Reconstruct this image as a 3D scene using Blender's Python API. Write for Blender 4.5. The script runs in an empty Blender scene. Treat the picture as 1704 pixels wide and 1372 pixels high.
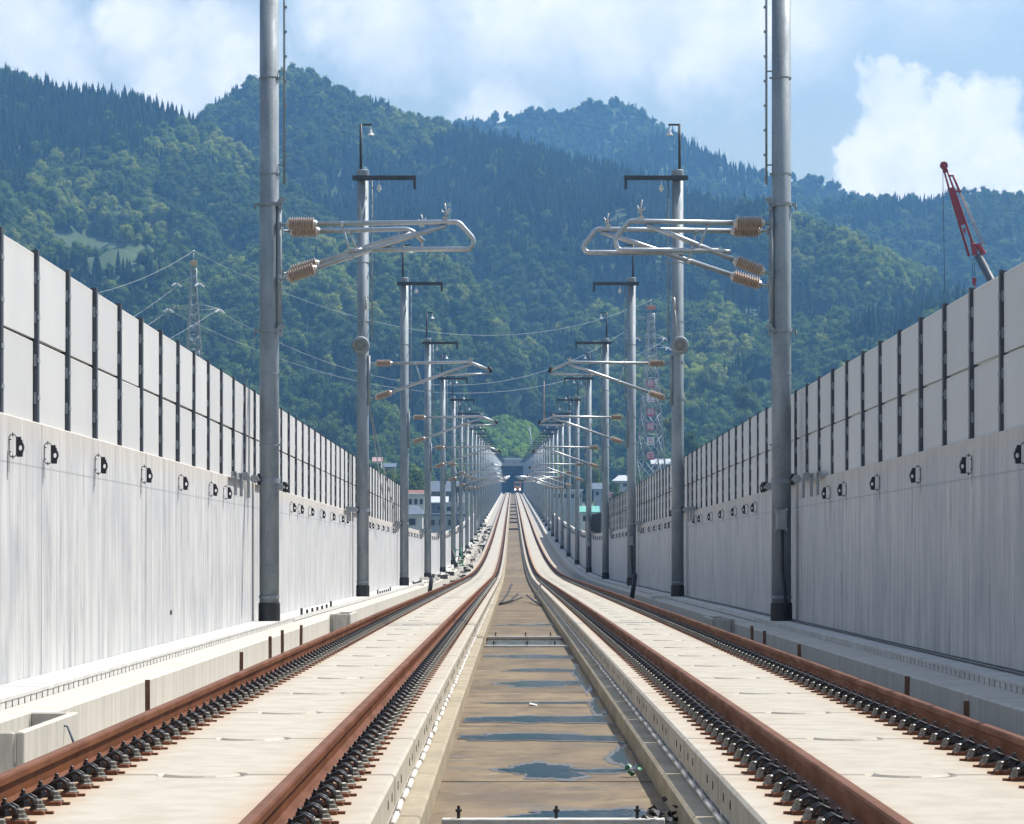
import bpy, bmesh, math, random
import numpy as np
from mathutils import Vector, Matrix, noise as mnoise

SC = bpy.context.scene
random.seed(7)
rng = np.random.default_rng(7)

# ------------------------------------------------------------------ camera, sky, sun, exposure
F = 5490.0                      # focal length in photo pixels (photo 1704 px wide)
HU, HV = 852.0, 830.0           # vanishing column and horizon row of the photo
CX, CZ = -0.27, 1.134           # camera position: a little left of the middle, above the rails
cam_d = bpy.data.cameras.new('camera')
cam = bpy.data.objects.new('camera', cam_d)
SC.collection.objects.link(cam)
cam.location = (CX, 0, CZ)
cam.rotation_euler = (math.radians(90), 0, 0)
cam_d.sensor_width = 36.0
cam_d.lens = F / 1704 * 36
cam_d.shift_y = (HV - 686) / 1704
cam_d.clip_start = 0.5
cam_d.clip_end = 30000
SC.camera = cam

SUN = Vector((0.51, 0.30, 0.85)).normalized()
SUN_EL = math.asin(SUN.z)
SUN_AZ = math.atan2(SUN.x, SUN.y)
sun_d = bpy.data.lights.new('sun', 'SUN')
sun_d.energy = 5.0
sun_d.angle = math.radians(0.53)
sun_d.color = (1.0, 0.95, 0.87)
sun = bpy.data.objects.new('sun', sun_d)
SC.collection.objects.link(sun)
sun.rotation_euler = SUN.to_track_quat('Z', 'Y').to_euler()
sun.location = (60, 40, 120)

SC.view_settings.view_transform = 'Standard'
SC.view_settings.look = 'None'
SC.view_settings.gamma = 1
SC.view_settings.use_curve_mapping = False
SC.view_settings.exposure = 0.45
SC.render.engine = 'CYCLES'
SC.cycles.max_bounces = 7
SC.cycles.diffuse_bounces = 3
SC.cycles.glossy_bounces = 3
SC.cycles.transmission_bounces = 2
SC.cycles.volume_bounces = 0
SC.cycles.use_denoising = True
SC.cycles.use_adaptive_sampling = True


def pdir(u, v):
    return Vector(((u - HU) / F, 1.0, (HV - v) / F)).normalized()


def at(u, v, y):
    """point in the world that lies at distance y behind photo pixel (u, v)"""
    return Vector((CX + (u - HU) / F * y, y, CZ + (HV - v) / F * y))


def build_world():
    w = bpy.data.worlds.new('World')
    SC.world = w
    w.use_nodes = True
    nt = w.node_tree
    N, L = nt.nodes, nt.links
    N.clear()
    out = N.new('ShaderNodeOutputWorld')
    sky = N.new('ShaderNodeTexSky')
    sky.sky_type = 'NISHITA'
    sky.sun_disc = False
    sky.sun_elevation = SUN_EL
    sky.sun_rotation = SUN_AZ
    sky.air_density = 1.25
    sky.dust_density = 1.6
    sky.ozone_density = 2.2
    bg = N.new('ShaderNodeBackground')
    bg.inputs['Strength'].default_value = 0.108
    L.new(sky.outputs[0], bg.inputs['Color'])
    cb = N.new('ShaderNodeBackground')
    cb.inputs['Strength'].default_value = 1.26
    mix = N.new('ShaderNodeMixShader')
    L.new(bg.outputs[0], mix.inputs[1])
    L.new(cb.outputs[0], mix.inputs[2])
    L.new(mix.outputs[0], out.inputs['Surface'])
    tc = N.new('ShaderNodeTexCoord')
    D = tc.outputs['Generated']
    # billow: warp the direction by fractal noise so that clouds have torn edges
    n1 = N.new('ShaderNodeTexNoise')
    n1.inputs['Scale'].default_value = 34
    n1.inputs['Detail'].default_value = 9
    n1.inputs['Roughness'].default_value = 0.66
    L.new(D, n1.inputs['Vector'])
    sub = N.new('ShaderNodeVectorMath'); sub.operation = 'SUBTRACT'
    L.new(n1.outputs['Color'], sub.inputs[0]); sub.inputs[1].default_value = (0.5, 0.5, 0.5)
    sc = N.new('ShaderNodeVectorMath'); sc.operation = 'SCALE'; sc.inputs['Scale'].default_value = 0.034
    L.new(sub.outputs[0], sc.inputs[0])
    add = N.new('ShaderNodeVectorMath'); add.operation = 'ADD'
    L.new(D, add.inputs[0]); L.new(sc.outputs[0], add.inputs[1])
    n4 = N.new('ShaderNodeTexNoise'); n4.inputs['Scale'].default_value = 130; n4.inputs['Detail'].default_value = 5
    L.new(D, n4.inputs['Vector'])
    s4 = N.new('ShaderNodeVectorMath'); s4.operation = 'SUBTRACT'; L.new(n4.outputs['Color'], s4.inputs[0]); s4.inputs[1].default_value = (.5, .5, .5)
    c4 = N.new('ShaderNodeVectorMath'); c4.operation = 'SCALE'; c4.inputs['Scale'].default_value = 0.011; L.new(s4.outputs[0], c4.inputs[0])
    a4 = N.new('ShaderNodeVectorMath'); a4.operation = 'ADD'; L.new(add.outputs[0], a4.inputs[0]); L.new(c4.outputs[0], a4.inputs[1])
    W = a4.outputs[0]

    def math_(op, a, b=None, clamp=False):
        m = N.new('ShaderNodeMath'); m.operation = op; m.use_clamp = clamp
        for i, q in enumerate((a, b)):
            if q is None: continue
            if isinstance(q, (int, float)): m.inputs[i].default_value = q
            else: L.new(q, m.inputs[i])
        return m.outputs[0]

    def blobs(spec, soft):
        tot = None
        for (u, v, r) in spec:
            d = N.new('ShaderNodeVectorMath'); d.operation = 'DISTANCE'
            L.new(W, d.inputs[0]); d.inputs[1].default_value = pdir(u, v)
            q = N.new('ShaderNodeMapRange'); q.interpolation_type = 'SMOOTHSTEP'
            L.new(d.outputs['Value'], q.inputs['Value'])
            R = r / F
            q.inputs['From Min'].default_value = R * (1 + soft)
            q.inputs['From Max'].default_value = R * (1 - soft)
            o = q.outputs['Result']
            tot = o if tot is None else math_('MAXIMUM', tot, o)
        return tot
    cumulus = blobs([(1455, 150, 52), (1500, 200, 70), (1570, 215, 62), (1640, 185, 58), (1585, 170, 40), (1435, 285, 46), (1480, 270, 66),
                     (1560, 290, 74), (1650, 270, 74), (1700, 300, 55), (1790, 330, 90), (1530, 340, 110),
                     (1900, 250, 130), (2080, 150, 160), (-420, 120, 170), (-700, 30, 200)], 0.30)
    veil = blobs([(20, 55, 90), (230, 40, 75), (335, 60, 70), (380, 120, 95), (300, 150, 80), (1000, -10, 150), (1180, 30, 120),
                  (860, -40, 160), (620, 20, 110), (90, 130, 90), (-120, 60, 130), (820, 190, 70), (1280, -30, 150), (-300, -60, 200), (700, -220, 240), (1500, -260, 260)], 0.65)
    n2 = N.new('ShaderNodeTexNoise'); n2.inputs['Scale'].default_value = 7.0; n2.inputs['Detail'].default_value = 7
    L.new(W, n2.inputs['Vector'])
    r2 = N.new('ShaderNodeMapRange'); r2.interpolation_type = 'SMOOTHSTEP'
    r2.inputs['From Min'].default_value = 0.45; r2.inputs['From Max'].default_value = 0.75
    L.new(n2.outputs['Fac'], r2.inputs['Value'])
    soft = math_('MULTIPLY', r2.outputs['Result'], 0.4)
    n3 = N.new('ShaderNodeTexNoise'); n3.inputs['Scale'].default_value = 60; n3.inputs['Detail'].default_value = 6
    L.new(D, n3.inputs['Vector'])
    r3 = N.new('ShaderNodeMapRange'); r3.inputs['From Min'].default_value = 0.25; r3.inputs['From Max'].default_value = 0.75
    r3.inputs['To Min'].default_value = 0.55; r3.inputs['To Max'].default_value = 1.0
    L.new(n3.outputs['Fac'], r3.inputs['Value'])
    m = math_('MAXIMUM', math_('MULTIPLY', cumulus, 0.88), math_('MULTIPLY', math_('MULTIPLY', veil, 0.95), r3.outputs['Result']))
    m = math_('MAXIMUM', m, soft)
    # thin bright haze veil that the whole lower sky carries
    m = math_('MAXIMUM', m, 0.08, True)
    L.new(m, mix.inputs['Fac'])
    cr = N.new('ShaderNodeMapRange'); cr.inputs['From Min'].default_value = 0.36; cr.inputs['From Max'].default_value = 0.62
    L.new(n1.outputs['Fac'], cr.inputs['Value'])
    cm = N.new('ShaderNodeMix'); cm.data_type = 'RGBA'
    cm.inputs['A'].default_value = (0.76, 0.765, 0.79, 1)
    cm.inputs['B'].default_value = (1.0, 0.945, 0.86, 1)
    L.new(cr.outputs['Result'], cm.inputs['Factor'])
    L.new(cm.outputs['Result'], cb.inputs['Color'])


build_world()

# ------------------------------------------------------------------ profile of the line (rail-top height along y)
PY = np.array([-80, 0, 66, 108, 150, 192, 232, 300, 352, 432, 557, 617, 773, 1000, 1525, 1700], float)
PZ = np.array([1.35, 0, -1.13, -1.88, -2.63, -3.36, -3.90, -4.27, -4.2, -3.85, -2.85, -2.4, -1.25, 0.4, 4.1, 5.3], float)
_sl = np.diff(PZ) / np.diff(PY)
TANG = np.concatenate([[_sl[0]], (_sl[:-1] + _sl[1:]) / 2, [_sl[-1]]])


def zr(y):
    i = int(np.clip(np.searchsorted(PY, y) - 1, 0, len(PY) - 2))
    h = PY[i + 1] - PY[i]
    t = (y - PY[i]) / h
    a = PZ[i]; b = PZ[i + 1]
    return float((2*t**3 - 3*t**2 + 1)*a + (t**3 - 2*t**2 + t)*h*TANG[i] + (-2*t**3 + 3*t**2)*b + (t**3 - t**2)*h*TANG[i+1])


def slope(y):
    return math.atan2(zr(y + .5) - zr(y - .5), 1.0)


def ys_for(y0, y1):
    out = [y0]
    while out[-1] < y1:
        y = out[-1]
        out.append(min(y1, y + (4 if y < 420 else 12)))
    return out


# ------------------------------------------------------------------ mesh helpers
class MB:
    def __init__(s):
        s.v = []; s.f = []; s.m = []; s.sm = []; s.mi = 0

    def quad(s, pts, smooth=False):
        b = len(s.v); s.v += [tuple(p) for p in pts]
        s.f.append(tuple(range(b, b + len(pts)))); s.m.append(s.mi); s.sm.append(smooth)

    def add(s, vs, fs, smooth=False):
        b = len(s.v); s.v += [tuple(p) for p in vs]
        for f in fs:
            s.f.append(tuple(i + b for i in f)); s.m.append(s.mi); s.sm.append(smooth)

    def box(s, c, d, rot=None, ch=0.0):
        hx, hy, hz = d[0]/2, d[1]/2, d[2]/2
        if ch <= 0:
            vs = [(x*hx, y*hy, z*hz) for z in (-1, 1) for y in (-1, 1) for x in (-1, 1)]
            fs = [(0, 2, 3, 1), (4, 5, 7, 6), (0, 1, 5, 4), (2, 6, 7, 3), (0, 4, 6, 2), (1, 3, 7, 5)]
        else:
            ch = min(ch, hx*.9, hy*.9, hz*.9)
            # rings: chamfered along z edges and top edges
            def ring(ix, iy, z):
                return [(-hx+ix+ch, -hy+iy, z), (hx-ix-ch, -hy+iy, z), (hx-ix, -hy+iy+ch, z), (hx-ix, hy-iy-ch, z),
                        (hx-ix-ch, hy-iy, z), (-hx+ix+ch, hy-iy, z), (-hx+ix, hy-iy-ch, z), (-hx+ix, -hy+iy+ch, z)]
            vs = ring(0, 0, -hz) + ring(0, 0, hz-ch) + ring(ch, ch, hz)
            fs = [tuple(range(7, -1, -1)), tuple(range(16, 24))]
            for r in (0, 8):
                for i in range(8):
                    fs.append((r+i, r+(i+1) % 8, r+8+(i+1) % 8, r+8+i))
        if rot is not None:
            vs = [rot @ Vector(p) for p in vs]
        s.add([(p[0]+c[0], p[1]+c[1], p[2]+c[2]) for p in vs], fs)

    def tube(s, pts, r, n=8, caps=True, smooth=True):
        pts = [Vector(p) for p in pts]
        rs = r if isinstance(r, (list, tuple)) else [r]*len(pts)
        rings = []
        up = None
        for i, p in enumerate(pts):
            if i == 0: t = pts[1]-pts[0]
            elif i == len(pts)-1: t = pts[-1]-pts[-2]
            else: t = (pts[i+1]-pts[i]).normalized() + (pts[i]-pts[i-1]).normalized()
            t = t.normalized() if t.length > 1e-9 else Vector((0, 0, 1))
            if up is None:
                a = Vector((0, 0, 1)) if abs(t.z) < .9 else Vector((0, 1, 0))
                up = t.cross(a).normalized()
            else:
                up = (up - t*up.dot(t))
                up = up.normalized() if up.length > 1e-6 else t.orthogonal().normalized()
            w = t.cross(up)
            rings.append([p + (up*math.cos(2*math.pi*k/n) + w*math.sin(2*math.pi*k/n))*rs[i] for k in range(n)])
        vs = [q for R in rings for q in R]
        fs = []
        for i in range(len(rings)-1):
            for k in range(n):
                fs.append((i*n+k, i*n+(k+1) % n, (i+1)*n+(k+1) % n, (i+1)*n+k))
        s.add(vs, fs, smooth)
        if caps:
            b = len(s.v)-len(vs)
            s.f.append(tuple(b+k for k in range(n-1, -1, -1))); s.m.append(s.mi); s.sm.append(False)
            e = b+(len(rings)-1)*n
            s.f.append(tuple(e+k for k in range(n))); s.m.append(s.mi); s.sm.append(False)

    def lathe(s, prof, p0, axis, n=10, smooth=False):
        """prof: [(distance along axis, radius)]"""
        a = Vector(axis).normalized()
        p0 = Vector(p0)
        u = a.orthogonal().normalized(); w = a.cross(u)
        vs = []
        for d, r in prof:
            for k in range(n):
                q = 2*math.pi*k/n
                vs.append(p0 + a*d + (u*math.cos(q)+w*math.sin(q))*max(r, 1e-4))
        fs = []
        for i in range(len(prof)-1):
            for k in range(n):
                fs.append((i*n+k, i*n+(k+1) % n, (i+1)*n+(k+1) % n, (i+1)*n+k))
        fs.append(tuple(range(n-1, -1, -1)))
        e = (len(prof)-1)*n
        fs.append(tuple(e+k for k in range(n)))
        s.add(vs, fs, smooth)

    def sweep(s, sec, ys, x0=0.0, z0=0.0, smooth=False, zf=zr):
        """closed section [(x, z)] swept along the line"""
        n = len(sec); vs = []
        for y in ys:
            z = zf(y)
            vs += [(x0+x, y, z0+z+q) for x, q in sec]
        fs = []
        for i in range(len(ys)-1):
            for k in range(n):
                fs.append((i*n+k, (i+1)*n+k, (i+1)*n+(k+1) % n, i*n+(k+1) % n))
        s.add(vs, fs, smooth)
        b = len(s.v)-len(vs)
        for f in (tuple(b+k for k in range(n)), tuple(b+(len(ys)-1)*n+k for k in range(n-1, -1, -1))):
            s.f.append(f); s.m.append(s.mi); s.sm.append(False)

    def mesh(s, name, mats, recalc=True):
        me = bpy.data.meshes.new(name)
        me.from_pydata(s.v, [], s.f)
        for m in (mats if isinstance(mats, (list, tuple)) else [mats]):
            me.materials.append(m)
        me.polygons.foreach_set('material_index', s.m)
        me.polygons.foreach_set('use_smooth', s.sm)
        if recalc:
            bm = bmesh.new(); bm.from_mesh(me)
            bmesh.ops.recalc_face_normals(bm, faces=bm.faces)
            bm.to_mesh(me); bm.free()
        me.update()
        return me


LINK = SC.collection.objects.link


def obj(name, data, parent=None, loc=(0, 0, 0), rot=(0, 0, 0), mats=None, label=None):
    if isinstance(data, MB):
        data = data.mesh(name, mats)
    o = bpy.data.objects.new(name, data)
    LINK(o)
    o.location = loc; o.rotation_euler = rot
    if parent is not None: o.parent = parent
    if label: o['label'] = label
    return o


def tag(o, label=None, cat=None, group=None, kind=None):
    if label: o['label'] = label
    if cat: o['category'] = cat
    if group: o['group'] = group
    if kind: o['kind'] = kind
    return o


def thing(name, label, cat, loc=(0, 0, 0), rot=(0, 0, 0), group=None):
    return tag(obj(name, None, None, loc, rot), label, cat, group)


def struct(name, mb, mats, label=None):
    return tag(obj(name, mb, mats=mats), label, None, None, 'structure')


def dup(o, parent=None, kids=None):
    c = o.copy(); LINK(c)
    if parent is not None: c.parent = parent
    for ch in (kids[o.name] if kids else o.children):
        dup(ch, c, kids)
    return c


def dup_tree(o):
    kids = {}
    def rec(q):
        kids[q.name] = list(q.children)
        for c in kids[q.name]: rec(c)
    rec(o)
    return dup(o, None, kids)


ORD = ['first', 'second', 'third', 'fourth', 'fifth', 'sixth', 'seventh', 'eighth', 'ninth', 'tenth', 'eleventh', 'twelfth',
       'thirteenth', 'fourteenth', 'fifteenth', 'sixteenth', 'seventeenth', 'eighteenth', 'nineteenth', 'twentieth', 'twenty-first', 'twenty-second']


# ------------------------------------------------------------------ materials
class NT:
    """short hand for building a node tree"""
    def __init__(s, name):
        s.mat = bpy.data.materials.new(name)
        s.mat.use_nodes = True
        s.t = s.mat.node_tree
        s.b = s.t.nodes['Principled BSDF']

    def n(s, typ, **kw):
        x = s.t.nodes.new(typ)
        for k, v in kw.items(): setattr(x, k, v)
        return x

    def set(s, sock, v):
        if isinstance(v, (int, float, tuple)):
            if isinstance(v, tuple) and len(v) == 3 and sock.type == 'RGBA': v = v + (1,)
            sock.default_value = v
        else: s.t.links.new(v, sock)

    def coords(s, kind='Object', scale=(1, 1, 1), offset=False):
        tc = s.n('ShaderNodeTexCoord')
        mp = s.n('ShaderNodeMapping')
        mp.inputs['Scale'].default_value = scale
        src = tc.outputs[kind]
        if offset:
            oi = s.n('ShaderNodeObjectInfo')
            vm = s.n('ShaderNodeVectorMath', operation='ADD')
            s.t.links.new(src, vm.inputs[0]); s.t.links.new(oi.outputs['Location'], vm.inputs[1])
            src = vm.outputs[0]
        s.t.links.new(src, mp.inputs[0])
        return mp.outputs[0]

    def world(s, scale=(1, 1, 1)):
        g = s.n('ShaderNodeNewGeometry')
        mp = s.n('ShaderNodeMapping'); mp.inputs['Scale'].default_value = scale
        s.t.links.new(g.outputs['Position'], mp.inputs[0])
        return mp.outputs[0]

    def noise(s, vec, scale, detail=5, rough=.55):
        x = s.n('ShaderNodeTexNoise')
        s.set(x.inputs['Vector'], vec)
        x.inputs['Scale'].default_value = scale; x.inputs['Detail'].default_value = detail; x.inputs['Roughness'].default_value = rough
        return x.outputs['Fac']

    def rng(s, val, a, b, c=0.0, d=1.0):
        x = s.n('ShaderNodeMapRange'); x.interpolation_type = 'SMOOTHSTEP'
        s.set(x.inputs['Value'], val)
        for k, q in zip(('From Min', 'From Max', 'To Min', 'To Max'), (a, b, c, d)): x.inputs[k].default_value = q
        return x.outputs['Result']

    def mix(s, fac, a, b, mode='MIX'):
        x = s.n('ShaderNodeMix', data_type='RGBA', blend_type=mode)
        s.set(x.inputs['Factor'], fac); s.set(x.inputs['A'], a); s.set(x.inputs['B'], b)
        return x.outputs['Result']

    def m(s, op, a, b=0.0, clamp=False):
        x = s.n('ShaderNodeMath', operation=op, use_clamp=clamp)
        s.set(x.inputs[0], a); s.set(x.inputs[1], b)
        return x.outputs[0]

    def xyz(s, vec):
        x = s.n('ShaderNodeSeparateXYZ'); s.set(x.inputs[0], vec)
        return x.outputs

    def bump(s, h, strength=.3, dist=.01):
        x = s.n('ShaderNodeBump')
        x.inputs['Strength'].default_value = strength; x.inputs['Distance'].default_value = dist
        s.set(x.inputs['Height'], h); s.set(s.b.inputs['Normal'], x.outputs[0])

    def out(s, col, rough=.7, metal=0.0, spec=None):
        s.set(s.b.inputs['Base Color'], col); s.set(s.b.inputs['Roughness'], rough); s.set(s.b.inputs['Metallic'], metal)
        if spec is not None: s.b.inputs['Specular IOR Level'].default_value = spec
        return s.mat


def simple(name, c1, c2=None, scale=6, rough=.7, metal=0.0, bump=.15, stretch=(1, 1, 1), spec=None):
    t = NT(name)
    if c2 is None: c2 = tuple(c*.78 for c in c1)
    v = t.world(stretch)
    f = t.rng(t.noise(v, scale, 6), .3, .7)
    fine = t.noise(v, scale*9, 3)
    col = t.mix(f, c1, c2)
    col = t.mix(t.rng(fine, .35, .75, 0, .35), col, tuple(c*.6 for c in c2))
    if bump: t.bump(fine, bump, .004)
    return t.out(col, t.rng(f, 0, 1, rough*.88, min(1, rough*1.1)), metal, spec)


def concrete_wall_mat():
    t = NT('board_marked_concrete')
    v = t.world()
    x, y, z = t.xyz(v)
    # irregular board joints along y
    wob = t.noise(t.world((0, .35, 0)), 1.0, 2)
    yy = t.m('ADD', t.m('MULTIPLY', y, 1/0.62), t.m('MULTIPLY', wob, 1.3))
    fr = t.m('FRACT', yy)
    line = t.m('MULTIPLY', t.rng(t.m('ABSOLUTE', t.m('SUBTRACT', fr, .5)), .47, .495), t.rng(t.noise(t.world((0, 1.4, .12)), 1, 2), .35, .6, .25, 1))
    fr2 = t.m('FRACT', t.m('MULTIPLY', yy, 3.0))
    line2 = t.m('MULTIPLY', t.rng(t.m('ABSOLUTE', t.m('SUBTRACT', fr2, .5)), .46, .5), .12)
    streak = t.noise(t.world((1, 3.4, .22)), 1.4, 8, .66)
    patch = t.noise(t.world((1, .5, .8)), .9, 4)
    board = t.noise(t.world((0, 0.9, 0.0)), 2.2, 2)
    col = t.mix(t.rng(streak, .36, .68), (.54, .54, .53), (.36, .37, .38))
    blot = t.noise(t.world((1, 2.2, .55)), 1.3, 6, .65)
    col = t.mix(t.rng(patch, .46, .70, 0, .7), col, (.36, .375, .40))
    col = t.mix(t.rng(blot, .50, .70, 0, .9), col, (.29, .30, .315))
    col = t.mix(t.rng(blot, .46, .30, 0, .5), col, (.64, .635, .62))
    col = t.mix(t.rng(board, .35, .7, 0, .25), col, (.62, .61, .59))
    col = t.mix(t.m('MULTIPLY', t.m('MAXIMUM', line, line2), .55), col, (.17, .18, .19))
    # stain band: weathered tan strip under the top edge, from the object's own height
    oz = t.xyz(t.coords('Object'))[2]
    n = t.noise(t.world((1, 6, .3)), 1.2, 5)
    top = t.rng(t.m('ADD', oz, t.m('MULTIPLY', n, .5)), 2.45, 2.95)
    col = t.mix(t.m('MULTIPLY', top, .6), col, (.50, .44, .35))
    hl = t.rng(t.m('ABSOLUTE', t.m('SUBTRACT', oz, 2.10)), .016, .006)
    col = t.mix(t.m('MULTIPLY', hl, .45), col, (.2, .21, .22))
    h = t.m('SUBTRACT', t.m('MULTIPLY', streak, .4), t.m('MAXIMUM', line, line2))
    t.bump(h, .35, .01)
    return t.out(col, .85)


def slab_mat():
    t = NT('track_slab_concrete')
    ox = t.xyz(t.coords('Object'))[0]
    ax = t.m('ABSOLUTE', ox)
    d = t.m('ABSOLUTE', t.m('SUBTRACT', ax, .75))
    w = t.world()
    n = t.noise(t.world((1, .8, 1)), 3.5, 6)
    n2 = t.noise(t.world((1.2, 3.2, 1)), 2.2, 5)
    f = t.rng(t.m('ADD', d, t.m('MULTIPLY', t.m('SUBTRACT', n2, .5), .34)), .43, .05)
    col = t.mix(t.rng(n, .35, .7), (.455, .42, .345), (.375, .34, .275))
    col = t.mix(t.m('MULTIPLY', f, .75), col, (.42, .24, .105))
    oy = t.xyz(t.world())[2]
    fine = t.noise(w, 55, 3)
    col = t.mix(t.rng(fine, .4, .8, 0, .25), col, (.38, .34, .28))
    spots = t.rng(t.noise(w, 9, 2), .72, .8)
    col = t.mix(t.m('MULTIPLY', spots, .4), col, (.3, .24, .17))
    t.bump(fine, .2, .003)
    return t.out(col, t.rng(n, .3, .7, .55, .75))


def drain_mat():
    t = NT('drain_floor_concrete')
    n = t.noise(t.world((1, .35, 1)), 1.6, 7, .6)
    n2 = t.noise(t.world((1.0, 1.6, 1)), 1.5, 5)
    fine = t.noise(t.world(), 40, 3)
    col = t.mix(t.rng(n, .35, .68), (.235, .18, .115), (.15, .118, .085))
    col = t.mix(t.rng(n2, .52, .72, 0, .7), col, (.29, .24, .17))
    col = t.mix(t.rng(n2, .45, .28, 0, .6), col, (.13, .115, .10))
    col = t.mix(t.rng(fine, .4, .8, 0, .3), col, (.2, .16, .12))
    blot = t.noise(t.world((1.4, .7, 1)), 2.6, 7, .68)
    col = t.mix(t.rng(blot, .54, .66, 0, .6), col, (.105, .09, .07))
    col = t.mix(t.rng(blot, .42, .30, 0, .5), col, (.34, .29, .215))
    oi = t.n('ShaderNodeObjectInfo')
    col = t.mix(t.m('MULTIPLY', oi.outputs['Random'], .75), col, t.mix(1.0, col, (.72, .74, .78), 'MULTIPLY'))
    t.bump(fine, .25, .004)
    return t.out(col, t.rng(n2, .3, .6, .6, .92), 0, .14)


def water_mat():
    t = NT('puddle_water')
    n = t.noise(t.world((2, 1, 1)), 6, 3)
    t.bump(n, .12, .02)
    col = t.mix(t.rng(n, .3, .7), (.03, .038, .042), (.05, .058, .058))
    return t.out(col, .06, 0, .8)


def rail_mat():
    t = NT('rusty_rail_steel')
    v = t.world((1, .25, 1))
    n = t.noise(v, 5, 6)
    f = t.noise(t.world((1, 1, 1)), 60, 3)
    g = t.n('ShaderNodeNewGeometry')
    nz = t.xyz(g.outputs['True Normal'])[2]
    col = t.mix(t.rng(n, .3, .7), (.145, .050, .020), (.080, .029, .013))
    col = t.mix(t.rng(f, .4, .75, 0, .5), col, (.20, .08, .033))
    col = t.mix(t.rng(nz, .9, .99, 0, .35), col, (.22, .13, .095))  # up-facing faces paler: reflected sheen of the rail top put into the colour
    t.bump(f, .15, .002)
    return t.out(col, t.rng(n, .3, .7, .55, .75), 0, .12)


def galv_mat():
    t = NT('galvanised_steel')
    v = t.coords('Object', (1, 1, .35), True)
    n = t.noise(v, 3.0, 6)
    sp = t.n('ShaderNodeTexVoronoi'); sp.inputs['Scale'].default_value = 34
    t.set(sp.inputs['Vector'], t.coords('Object', (1, 1, .7), True))
    s2 = t.noise(t.coords('Object', (3, 3, .18), True), 2.0, 5)
    col = t.mix(t.rng(n, .3, .7), (.28, .32, .35), (.19, .225, .255))
    col = t.mix(t.rng(t.xyz(sp.outputs['Color'])[0], .2, .9, 0, .3), col, (.33, .36, .385))
    col = t.mix(t.rng(s2, .64, .76, 0, .55), col, (.40, .41, .41))
    return t.out(col, t.rng(n, .3, .7, .52, .7), .25)


def panel_mat():
    t = NT('precast_panel')
    w = t.coords('Object', (1, 1, 1), True)
    n = t.noise(t.coords('Object', (1, .8, .8), True), .8, 5)
    st = t.noise(t.coords('Object', (1, 7, .25), True), 1.5, 5)
    fine = t.noise(w, 30, 3)
    oi = t.n('ShaderNodeObjectInfo')
    col = t.mix(t.rng(n, .3, .7), (.58, .575, .555), (.53, .53, .52))
    col = t.mix(t.rng(st, .55, .8, 0, .35), col, (.46, .46, .45))
    col = t.mix(t.m('MULTIPLY', oi.outputs['Random'], .6), col, (.475, .475, .465))
    oz = t.xyz(t.coords('Object'))[2]
    edge = t.rng(t.m('ADD', oz, t.m('MULTIPLY', st, .12)), .42, .52, 0, .35)
    col = t.mix(edge, col, (.47, .44, .38))
    t.bump(fine, .08, .003)
    return t.out(col, .6)


def foliage_mat(name, dark, light, hot):
    t = NT(name)
    a = t.n('ShaderNodeAttribute', attribute_type='INSTANCER', attribute_name='tint')
    n = t.noise(t.world(), .55, 3)
    big = t.noise(t.world(), .009, 5)
    f = t.m('ADD', t.m('MULTIPLY', a.outputs['Fac'], .75), t.m('MULTIPLY', t.m('SUBTRACT', n, .5), .5))
    f = t.m('ADD', f, t.m('MULTIPLY', t.m('SUBTRACT', big, .5), 1.3), True)
    col = t.mix(f, dark, light)
    col = t.mix(t.rng(a.outputs['Fac'], .86, 1.0), col, hot)
    t.set(t.b.inputs['Base Color'], col)
    t.b.inputs['Roughness'].default_value = .75
    t.b.inputs['Specular IOR Level'].default_value = .2
    leafy(t, col, .45)
    return t.mat


def leafy(t, col, amount):
    """leaves let part of the light through"""
    tr = t.n('ShaderNodeBsdfTranslucent')
    t.set(tr.inputs['Color'], t.mix(.65, col, t.mix(1.0, col, (1.9, 1.9, .7), 'MULTIPLY')))
    mx = t.n('ShaderNodeMixShader'); mx.inputs[0].default_value = amount
    t.t.links.new(t.b.outputs[0], mx.inputs[1]); t.t.links.new(tr.outputs[0], mx.inputs[2])
    t.t.links.new(mx.outputs[0], t.t.nodes['Material Output'].inputs['Surface'])


MAT = {}
MAT['wall'] = concrete_wall_mat()
MAT['slab'] = slab_mat()
MAT['drain'] = drain_mat()
MAT['water'] = water_mat()
MAT['rail'] = rail_mat()
MAT['galv'] = galv_mat()
MAT['panel'] = panel_mat()
MAT['damp'] = simple('damp_concrete', (.125, .105, .08), (.085, .075, .06), 3, .38, stretch=(1, .5, 1))
MAT['walk'] = simple('walkway_concrete', (.60, .60, .58), (.50, .50, .48), 1.4, .85)
MAT['ledge'] = simple('cream_ledge_concrete', (.56, .535, .47), (.45, .43, .38), 1.6, .85, stretch=(1, 4, .3))
MAT['kerb'] = simple('beige_base_concrete', (.38, .325, .225), (.28, .24, .17), 1.7, .8, stretch=(1, .6, 2))
MAT['mortar'] = simple('white_mortar', (.70, .68, .64), (.55, .52, .47), 8, .8)
MAT['deck'] = simple('deck_concrete', (.42, .40, .37), (.33, .31, .28), 1.2, .85)
MAT['post'] = simple('shade_dark_post_steel', (.075, .085, .105), (.055, .065, .08), 4, .55, .3)  # galvanised posts: darkness of their shaded side is put into this base colour
MAT['dark'] = simple('black_iron', (.022, .023, .027), (.03, .031, .036), 20, .5, .3)
MAT['joint'] = simple('dark_joint', (.05, .05, .05), (.035, .035, .035), 5, .9)
MAT['bell'] = simple('grey_bolt_steel', (.22, .21, .18), (.13, .125, .105), 60, .42, .35)
MAT['rust'] = simple('orange_rust', (.22, .08, .035), (.13, .045, .02), 25, .8)
MAT['stake'] = simple('brown_rust_stake', (.20, .095, .05), (.13, .06, .035), 20, .8)
MAT['rubber'] = simple('black_rubber', (.018, .019, .022), (.026, .027, .03), 9, .6)
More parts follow.
